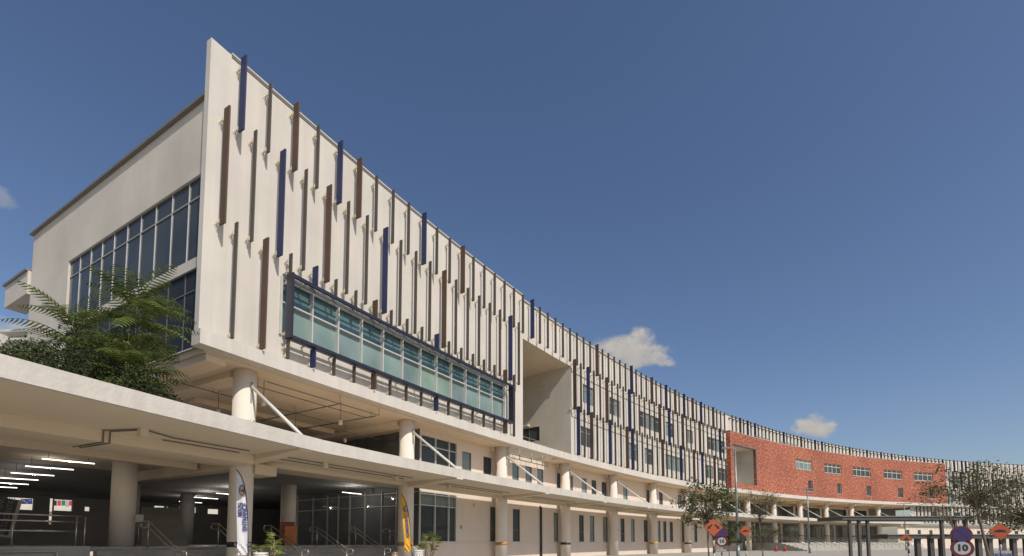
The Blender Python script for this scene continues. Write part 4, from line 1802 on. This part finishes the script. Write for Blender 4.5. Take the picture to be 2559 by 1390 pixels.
# dense dark undergrowth on the canopy roof
rg = random.Random(11)
m = MB()
for i in range(52000):
    s = rg.uniform(-7.6, -0.7)
    o = rg.uniform(-1.2, 2.7)
    hmax = 2.5 - max(0, s + 2.6) * 0.9 - max(0, -4.0 - s) * 0.7 - max(0, o - 1.2) * 0.8
    z = 4.95 + rg.uniform(0, max(0.15, hmax)) * (0.6 + 0.4 * math.sin(s * 2.2 + o * 3))
    leaf(m, P(s, o, z), rg.uniform(0.05, 0.12), rg, 0.5)
for i in range(2600):
    s = rg.uniform(-7.6, 0.4)
    o = 2.55 + rg.uniform(-0.3, 0.15) + max(0, 3 - s) * 0.10
    cl = 0.5 + 0.5 * math.sin(s * 5.3) * math.sin(s * 2.1 + 1)
    leaf(m, P(s, o, 5.05 + rg.uniform(0, 0.42) * cl), rg.uniform(0.04, 0.10), rg, 0.5)
o = m.build('undergrowth', M['shrub'], None, recalc=False)
o['kind'] = 'stuff'
o['label'] = 'dense dark green undergrowth along the top of the canopy'
o['category'] = 'undergrowth'
m = MB()
m.cbox(-12, 0.3, -1.0, 2.8, 4.951, 5.02, 1.5)
o = m.build('planting_soil', M['soil'], None)
struct(o)


def sapling(label, px, py0, py1, d, seed, nb, sz):
    rg = random.Random(seed)
    b, tp = loc_px(px, py0, d), loc_px(px - 4, py1, d)
    t = thing('sapling', label, 'sapling', tuple(b))
    m, lv = MB(), MB()
    m.tube([b - Vector((0, 0, 0.3)), (b + tp) / 2 + Vector((0.03, 0, 0)), tp], 0.016, 6, 0.007)
    for i in range(nb):
        q = b + (tp - b) * rg.uniform(0.3, 1.0)
        dv = Vector((rg.uniform(-1, 1), rg.uniform(-0.6, 0.6), rg.uniform(0.1, 0.8))).normalized() * rg.uniform(0.25, 0.8)
        m.tube([q, q + dv], 0.007, 5, 0.004)
        for j in range(9):
            leaf(lv, q + dv * rg.uniform(0.35, 1.05) + Vector((rg.gauss(0, .03), rg.gauss(0, .03), rg.gauss(0, .03))), rg.uniform(0.5, 1.1) * sz, rg, 0.8)
    m.build('stem', M['stem'], t)
    lv.build('leaves', M['lime'], t, recalc=False)


sapling('thin sapling with lime green leaves at the right end of the planting', 357, 985, 870, 14.6, 21, 9, 0.11)
sapling('sapling with larger lime green leaves in front of the dark fern trunk', 322, 970, 868, 14.3, 22, 7, 0.15)
sapling('small lime green sprig at the canopy edge, farther left', 95, 905, 880, 13.9, 23, 7, 0.10)


def fan_palm(label, base, stems, seed):
    rg = random.Random(seed)
    t = thing('fan_palm', label, 'palm', tuple(base), 'potted fan palms beside the columns')
    m, lv = MB(), MB()
    for (dx, dy, h) in stems:
        b = base + Vector((dx, dy, 0.0))
        top = b + Vector((dx * 0.5, dy * 0.5, h))
        m.tube([b, (b + top) / 2, top], 0.022, 7, 0.016)
        for k in range(6):
            yaw = rg.uniform(0, 6.28)
            pit = rg.uniform(0.0, 1.1)
            dv = Vector((math.cos(yaw) * math.cos(pit), math.sin(yaw) * math.cos(pit), math.sin(pit)))
            hub = top + Vector((0, 0, -0.05 * k)) + dv * rg.uniform(0.12, 0.22)
            m.tube([top + Vector((0, 0, -0.05 * k)), hub], 0.006, 4, 0.004)
            sd = dv.cross(Vector((0, 0, 1))).normalized()
            nr = sd.cross(dv).normalized()
            for j in range(9):
                a = (j - 4) / 4 * 1.35
                ld = (dv * math.cos(a) + sd * math.sin(a)).normalized()
                L = rg.uniform(0.24, 0.36) * (1 - 0.12 * abs(a))
                wv = nr.cross(ld).normalized() * 0.017
                mid = hub + ld * L * 0.6 + nr * 0.02
                tip = hub + ld * L - Vector((0, 0, 0.10 * L))
                lv.face([hub - wv * 0.4, hub + wv * 0.4, mid + wv, mid - wv])
                lv.face([mid - wv, mid + wv, tip + wv * 0.2, tip - wv * 0.2])
    m.build('stem', M['stem'], t)
    lv.build('leaves', M['palm'], t, recalc=False)


def pot(label, base, r, h):
    t = thing('plant_pot', label, 'pot', tuple(base), 'white patterned plant pots')
    m = MB()
    prof = [(0.0, 0.7), (0.3, 0.98), (0.65, 1.0), (0.9, 0.92), (1.0, 0.96)]
    for (a, ra), (b, rb) in zip(prof, prof[1:]):
        m.tube([base + Vector((0, 0, a * h)), base + Vector((0, 0, b * h))], r * ra, 28, r * rb, cap=(a == 0 or b == 1))
    bd = m.build('body', M['pot'], t)
    m = MB()
    for i in range(14):
        a = 2 * math.pi * i / 14
        pts = []
        for j in range(7):
            u = j / 6
            rr = r * (0.985 + 0.02 * math.sin(math.pi * u)) + 0.004
            aa = a + 0.35 * math.sin(u * 6.0)
            pts.append(base + Vector((rr * math.cos(aa), rr * math.sin(aa), h * (0.32 + 0.55 * u))))
        m.tube(pts, 0.012, 5)
    m.build('pattern', M['potdark'], bd)


pb1 = P(1.62, 1.55, ZG)
pot('white patterned pot beside the foot of the near column', pb1, 0.26, 0.93)
fan_palm('fan palm in the white pot beside the near column', pb1 + Vector((0.16, 0, 0.75)), [(-0.12, 0, 0.35), (0.18, 0.05, 0.62), (0.05, 0.2, 0.40), (0.30, -0.05, 0.25)], 31)
pb2 = P(10.1, 1.35, ZG)
pot('white patterned pot beside the second column', pb2, 0.28, 0.9)
fan_palm('bushy fan palm in the white pot beside the second column', pb2 + Vector((0.28, 0, 0.6)),
         [(0.1, 0, 1.05), (0.30, 0.1, 0.95), (-0.05, 0.1, 0.45), (0.45, -0.1, 0.80), (0.2, -0.15, 0.6), (0.35, 0.1, 0.35), (0.05, 0.1, 0.85)], 32)


def tree(label, base, h_trunk, crown_c, crown_r, nclump, nleaf, lsize, seed, lean=(0, 0), tr=0.06, mat='tree', flat=False, name='street_tree'):
    rg = random.Random(seed)
    t = thing(name, label, 'tree', tuple(base), 'young street trees')
    m, lv = MB(), MB()
    top = base + Vector((lean[0], lean[1], h_trunk))
    m.tube([base - Vector((0, 0, 0.1)), base + (top - base) * 0.5 + Vector((rg.uniform(-.05, .05), 0, 0)), top], tr, 9, tr * 0.7)
    cc = base + Vector(crown_c)
    for i in range(nclump):
        while True:
            v = Vector((rg.uniform(-1, 1), rg.uniform(-1, 1), rg.uniform(-1, 1)))
            if 0.25 < v.length < 1:
                break
        if flat:
            v.z = v.z * 0.8
        q = cc + Vector((v.x * crown_r[0], v.y * crown_r[1], v.z * crown_r[2]))
        st = top + Vector((0, 0, -h_trunk * 0.12 * rg.random())) + (cc - top) * rg.uniform(0, 0.5)
        mid = st + (q - st) * 0.5 + Vector((rg.uniform(-.12, .12), rg.uniform(-.12, .12), rg.uniform(-0.05, .15)))
        m.tube([st, mid, q], tr * 0.32, 5, tr * 0.08)
        for j in range(3):
            q2 = q + Vector((rg.gauss(0, .22), rg.gauss(0, .22), rg.gauss(0, .14))) * (crown_r[0] / 1.6)
            m.tube([mid + (q - mid) * rg.uniform(0.2, 0.9), q2], tr * 0.12, 4, tr * 0.04)
            for k in range(nleaf // 3):
                c = q2 + Vector((rg.gauss(0, .13), rg.gauss(0, .13), rg.gauss(0, .08))) * (crown_r[0] / 1.6)
                leaf(lv, c, lsize * rg.uniform(0.6, 1.25), rg, 1.0)
    m.build('trunk', M['bark'], t)
    lv.build('crown', M[mat], t, recalc=False)


def on_ground(px, d, z=ZG):
    v = px_dir(px, 1380)
    q = v * (d / v.y)
    return Vector((q.x, q.y, z))


tree('young tree with an umbrella crown behind the two arrow sign', on_ground(1773, 29), 2.55, (-0.15, 0, 3.65), (1.75, 1.4, 1.35), 74, 48, 0.16, 41, (-0.1, 0), 0.05)
tree('low leafy shoots right of the arrow sign behind the tall lamp post', on_ground(1822, 31), 1.0, (0.05, 0, 1.75), (0.95, 0.8, 0.75), 26, 48, 0.16, 42, (0.02, 0), 0.035)
tree('slender sparse tree right of the tall lamp post', on_ground(1908, 41), 3.0, (-0.15, 0, 4.7), (1.9, 1.3, 1.25), 46, 27, 0.14, 43, (-0.25, 0), 0.05)
tree('low shoots round the trunk of the slender tree', on_ground(1906, 40.5), 0.8, (-0.1, 0, 2.05), (1.7, 1.0, 0.55), 24, 36, 0.15, 44, (0.0, 0), 0.04)
tree('leaning tree with dark open crown near the right edge', on_ground(2478, 22), 3.0, (-0.55, 0, 3.9), (2.0, 1.6, 1.0), 70, 27, 0.14, 45, (-0.55, 0), 0.07)
tree('broad dark tree cut by the right edge of the photo', on_ground(2590, 23), 2.2, (-0.7, 0, 3.1), (2.2, 1.8, 1.35), 80, 42, 0.14, 46, (-0.2, 0), 0.08)
tree('small drooping tree in front of the right end of the brick wall', on_ground(2390, 30), 2.4, (-0.6, 0, 3.7), (1.9, 1.3, 0.9), 26, 14, 0.13, 47, (-0.1, 0), 0.05)


# ================================================================== SIGNS AND POSTS
def striped_post(parent, base, h, r, n, first='black'):
    cols = ['black', 'signwhite'] if first == 'black' else ['signwhite', 'black']
    for i in range(n):
        m = MB()
        m.tube([base + Vector((0, 0, h * i / n)), base + Vector((0, 0, h * (i + 1) / n))], r, 10)
        m.build('post_band', M[cols[i % 2]], parent)


def diamond(parent, c, half, fr, face='orange', border='black'):
    m = MB()
    f = fr @ Matrix.Translation((0, 0.012, 0))
    m.poly([(0, -half), (half, 0), (0, half), (-half, 0)], 0.02, f)
    m.build('sign_border', M[border], parent)
    m = MB()
    h2 = half * 0.95
    m.poly([(0, -h2), (h2, 0), (0, h2), (-h2, 0)], 0.006, fr @ Matrix.Translation((0, -0.002, 0)))
    return m.build('sign_face', M[face], parent)


def disc(parent, name, r, fr, y, mat, dep=0.008, n=36):
    m = MB()
    m.poly([(r * math.cos(2 * math.pi * i / n), r * math.sin(2 * math.pi * i / n)) for i in range(n)], dep, fr @ Matrix.Translation((0, y, 0)))
    return m.build(name, M[mat], parent)


def arrow(m, fr, x, z, ang, L, w):
    pts = [(-w / 2, L / 2), (-w / 2, -L * 0.05), (-w * 1.25, -L * 0.05), (0, -L / 2), (w * 1.25, -L * 0.05), (w / 2, -L * 0.05), (w / 2, L / 2)]
    ca, sa = math.cos(ang), math.sin(ang)
    m.poly([(x + p * ca - q * sa, z + p * sa + q * ca) for p, q in pts], 0.006, fr @ Matrix.Translation((0, -0.008, 0)))


def sign_center(px, py, d):
    v = loc_px(px, py, d)
    return v, frame_at(v, face_yaw(v, 0.6))


# two arrow warning
v, fr = sign_center(1783.5, 1318, 26)
t = thing('warning_sign', 'orange diamond sign with two black arrows pointing down left and down right', 'road sign', (v.x, v.y, ZG))
f = diamond(t, v, 0.50, fr)
m = MB()
arrow(m, fr, -0.19, 0.03, R(-45), 0.34, 0.085)
arrow(m, fr, 0.19, 0.03, R(45), 0.34, 0.085)
m.build('arrow', M['black'], f)
b = fr @ Vector((0, 0.08, 0))
striped_post(t, Vector((b.x, b.y, ZG)), v.z - ZG, 0.05, 6)


def no_stop_speed(label, px, py1, py2, d, r1, r2, plate=True):
    v2, fr2 = sign_center(px, py2, d)
    v1, fr1 = sign_center(px, py1, d)
    v1.x, v1.y = v2.x, v2.y
    fr1 = frame_at(v1, face_yaw(v2, 0.6))
    t = thing('traffic_sign', label, 'road sign', (v2.x, v2.y, ZG))
    d1 = disc(t, 'no_stopping_disc', r1, fr1, 0, 'signred')
    m = MB()
    ri, gp = r1 * 0.78, r1 * 0.085
    for q in range(4):
        pts = []
        a0 = -45 + 90 * q
        for i in range(9):
            a = R(a0 + 9 + (72) * i / 8)
            pts.append((ri * math.cos(a), ri * math.sin(a)))
        am = R(a0 + 45)
        pts.append((gp * 1.5 * math.cos(am), gp * 1.5 * math.sin(am)))
        m.poly(pts, 0.006, fr1 @ Matrix.Translation((0, -0.007, 0)))
    m.build('quadrant', M['signblue'], d1)
    d2 = disc(t, 'speed_disc', r2, fr2, 0, 'signred')
    disc(d2, 'speed_face', r2 * 0.7, fr2, -0.006, 'signwhite', 0.006)
    text('lettering', '10', r2 * 0.95, fr2 @ Matrix.Translation((0, -0.012, 0)), M['black'], d2, 0.012)
    if plate:
        m = MB()
        m.box((-0.28, 0, -r2 - 0.30), (0.22, 0.02, -r2 - 0.14), fr2)
        m.build('plate', M['signwhite'], t)
        m = MB()
        m.box((-0.25, -0.004, -r2 - 0.27), (0.19, -0.002, -r2 - 0.255), fr2)
        m.box((-0.25, -0.004, -r2 - 0.19), (0.19, -0.002, -r2 - 0.175), fr2)
        m.build('plate_border', M['black'], t)
    b = fr2 @ Vector((0, 0.05, 0))
    striped_post(t, Vector((b.x, b.y, ZG if d > 16 else 0.0)), v1.z - ZG, 0.035, 7)
    return t


no_stop_speed('round speed 10 sign below a no stopping disc, just behind the arrow diamond', 1804, 1330, 1353, 27.5, 0.33, 0.31)
no_stop_speed('large near speed 10 sign below a no stopping disc, at the right', 2405, 1337, 1370, 14.5, 0.265, 0.28, False)


def hump_sign(label, px, py, d, half):
    v, fr = sign_center(px, py, d)
    t = thing('warning_sign', label, 'road sign', (v.x, v.y, ZG))
    f = diamond(t, v, half, fr, 'orange', 'orange')
    m = MB()
    pts = [(-half * 0.62, -half * 0.1)]
    for i in range(11):
        a = math.pi - math.pi * i / 10
        pts.append((half * 0.5 * math.cos(a), -half * 0.06 + half * 0.26 * math.sin(a)))
    pts.append((half * 0.62, -half * 0.1))
    m.poly(pts, 0.006, fr @ Matrix.Translation((0, -0.008, 0)))
    m.build('hump_symbol', M['black'], f)
    b = fr @ Vector((0, 0.06, 0))
    striped_post(t, Vector((b.x, b.y, ZG)), v.z - ZG, 0.045, 6)


hump_sign('orange diamond speed hump sign behind the tall lamp post', 1863.5, 1327.5, 34, 0.40)
hump_sign('larger orange diamond speed hump sign under the trees at the right', 2500, 1328, 22, 0.40)
v, fr = sign_center(2265, 1345, 34)
t = thing('warning_sign', 'small orange road works sign with clipped top at the covered walkway', 'road sign', (v.x, v.y, ZG))
m = MB()
m.poly([(-0.38, -0.18), (-0.30, 0.0), (-0.1, 0.2), (0.1, 0.2), (0.30, 0.0), (0.38, -0.18)], 0.02, fr)
f = m.build('sign_face', M['orange'], t)
m = MB()
m.poly([(-0.2, -0.16), (-0.08, -0.05), (0.1, -0.05), (0.2, -0.16)], 0.006, fr @ Matrix.Translation((0, -0.014, 0)))
m.poly([(-0.06, -0.04), (0.02, 0.1), (0.08, 0.08), (0.04, -0.04)], 0.006, fr @ Matrix.Translation((0, -0.014, 0)))
m.build('symbol', M['black'], f)
b = fr @ Vector((0.12, 0.05, 0))
striped_post(t, Vector((b.x, b.y, ZG)), v.z - ZG - 0.05, 0.06, 6)
for (px, wpx, words, lab) in ((2492, 11, 'NO', 'low white sign lettered NO beside the road at the right'), (2516, 20, 'ROAD', 'low white sign lettered ROAD right of the NO sign')):
    v, fr = sign_center(px, 1386, 18)
    t = thing('road_notice', lab, 'road sign', (v.x, v.y, ZG))
    m = MB()
    hw = wpx / 1210 * 18 / 2
    m.box((-hw, 0, -0.3), (hw, 0.03, 0.14), fr)
    f = m.build('panel', M['signwhite'], t)
    text('lettering', words, 0.14, fr @ Matrix.Translation((0, -0.006, -0.01)), M['text_blue'], f, 0.003)
    m = MB()
    m.box((-0.02, 0.03, ZG - v.z), (0.02, 0.07, -0.1), fr)
    m.build('leg', M['galv'], t)


def lamp_post(label, px, d, ztop, kind):
    b = on_ground(px, d)
    t = thing('street_lamp', label, 'street lamp', tuple(b), 'street lamps in front of the buildings')
    m = MB()
    m.tube([b, b + Vector((0, 0, 1.1))], 0.13, 12, 0.12)
    m.tube([b + Vector((0, 0, 1.1)), Vector((b.x, b.y, ztop))], 0.095, 12, 0.06)
    m.build('pole', M['galv'], t)
    m = MB()
    yaw = face_yaw(b, 0.5)
    fr = frame_at((b.x, b.y, ztop), yaw)
    if kind == 'arm':
        m.tube([fr @ Vector((0, 0, -0.1)), fr @ Vector((-0.04, 0, 0.0)), fr @ Vector((-0.3, -0.1, 0.05))], 0.04, 8)
        m.box((-0.85, -0.2, 0.0), (-0.25, 0.02, 0.10), fr)
    else:
        m.box((-1.0, -0.12, -0.02), (-0.1, 0.12, 0.08), fr)
        m.box((0.1, -0.12, -0.02), (1.0, 0.12, 0.08), fr)
        m.tube([fr @ Vector((-0.2, 0, 0.02)), fr @ Vector((0.2, 0, 0.02))], 0.05, 8)
    m.build('lamp_head', M['galv'], t)


lamp_post('tall grey lamp post with a single head in front of the brick niche', 1845, 33, 1.5 + (1356 - 1119) / 1210 * 33, 'arm')
lamp_post('grey lamp post with a twin head in front of the brick windows', 2024, 58, 1.5 + (1356 - 1222) / 1210 * 58, 'twin')
lamp_post('thin distant lamp post with a twin head below the end of the brick wall', 2266, 80, 1.5 + (1356 - 1259) / 1210 * 80, 'twin')

# ================================================================== COVERED WALKWAYS
cw = thing('covered_walkway', 'long dark steel covered walkway roof on square posts before the brick building', 'walkway', (30, 37, ZG))
m = MB()
m.box((24.6, 36.0, 3.18), (34.4, 39.0, 3.42))
rf = m.build('roof', M['dsteel'], cw)
m = MB()
m.box((24.5, 35.9, 3.422), (34.5, 39.1, 3.47))
m.build('roof_sheet', M['dsteeltop'], rf)
for x in (25.3, 26.0, 26.65, 32.2, 33.2, 34.0):
    m = MB()
    m.box((x - 0.085, 36.2, 0.0), (x + 0.085, 36.4, 3.178))
    m.build('post', M['dsteel'], cw)
cw = thing('bus_shelter', 'lower dark steel shelter with many broad posts at the right', 'shelter', (32, 38, 0))
m = MB()
m.box((28.6, 36.9, 1.80), (42.0, 40.0, 2.08))
rf = m.build('roof', M['dsteel'], cw)
m = MB()
m.box((28.5, 36.8, 2.08), (42.1, 40.1, 2.14))
m.build('roof_sheet', M['dsteeltop'], rf)
for i in range(10):
    x = 31.2 + i * 0.92 + (0.1 if i % 2 else 0)
    m = MB()
    m.box((x - 0.15, 37.2, 0.0), (x + 0.15, 37.5, 1.798))
    m.build('post', M['dsteel'], cw)

# ================================================================== FAR STEPS WITH RAILINGS
fs = MB()
for i in range(7):
    fs.cbox(80, 125, -4.4, 5.2 - i * 0.6, ZG + 0.18 * i, ZG + 0.18 * (i + 1), 2)
tag(fs.build('far_steps', M['paving']), 'broad sunlit pale steps in front of the brick building', 'steps')
for i in range(16):
    s = 81 + i * 2.8
    t = thing('stair_rail', 'thin steel stair railing on the pale steps before the brick building', 'handrail', P(s, 3, ZG), 'railings on the far pale steps')
    m = MB()
    for dz in (0.9, 0.65):
        m.tube([P(s, -1.0, 1.48 + dz), P(s, 1.0, 1.48 + dz), P(s, 5.2, ZG + 0.15 + dz)], 0.03, 5)
    m.build('rail', M['steel'], t)
    m = MB()
    for (o, z) in ((0.8, 1.48), (3.2, 0.85), (5.1, 0.3)):
        m.tube([P(s, o, z), P(s, o, z + 0.9)], 0.025, 5)
    m.build('post', M['steel'], t)
for px, lab in ((1941, 'left red cone shaped marker by the pale steps'), (1962, 'right red cone shaped marker by the pale steps')):
    q = on_ground(px, 70)
    t = thing('marker_cone', lab, 'cone', tuple(q))
    m = MB()
    m.tube([q, q + Vector((0, 0, 0.08))], 0.26, 12)
    m.build('base', M['red'], t)
    m = MB()
    m.tube([q + Vector((0, 0, 0.08)), q + Vector((0, 0, 0.8))], 0.20, 12, 0.05)
    m.build('cone_body', M['red'], t)

# ================================================================== FAR LEFT
lv = thing('louvred_building', 'pale building with stepped white sunshade louvres behind the ferns, far left', 'building', (-62, 60, 0))
m = MB()
m.box((-100, 62, 0), (-50, 80, 29.0))
m.build('wall', M['white'], lv)
m = MB()
for i in range(5):
    m.box((-66 + i * 1.6, 60.2, 28.4 - i * 1.1), (-52, 61.98, 28.7 - i * 1.1))
m.build('louvre', M['alu'], lv)
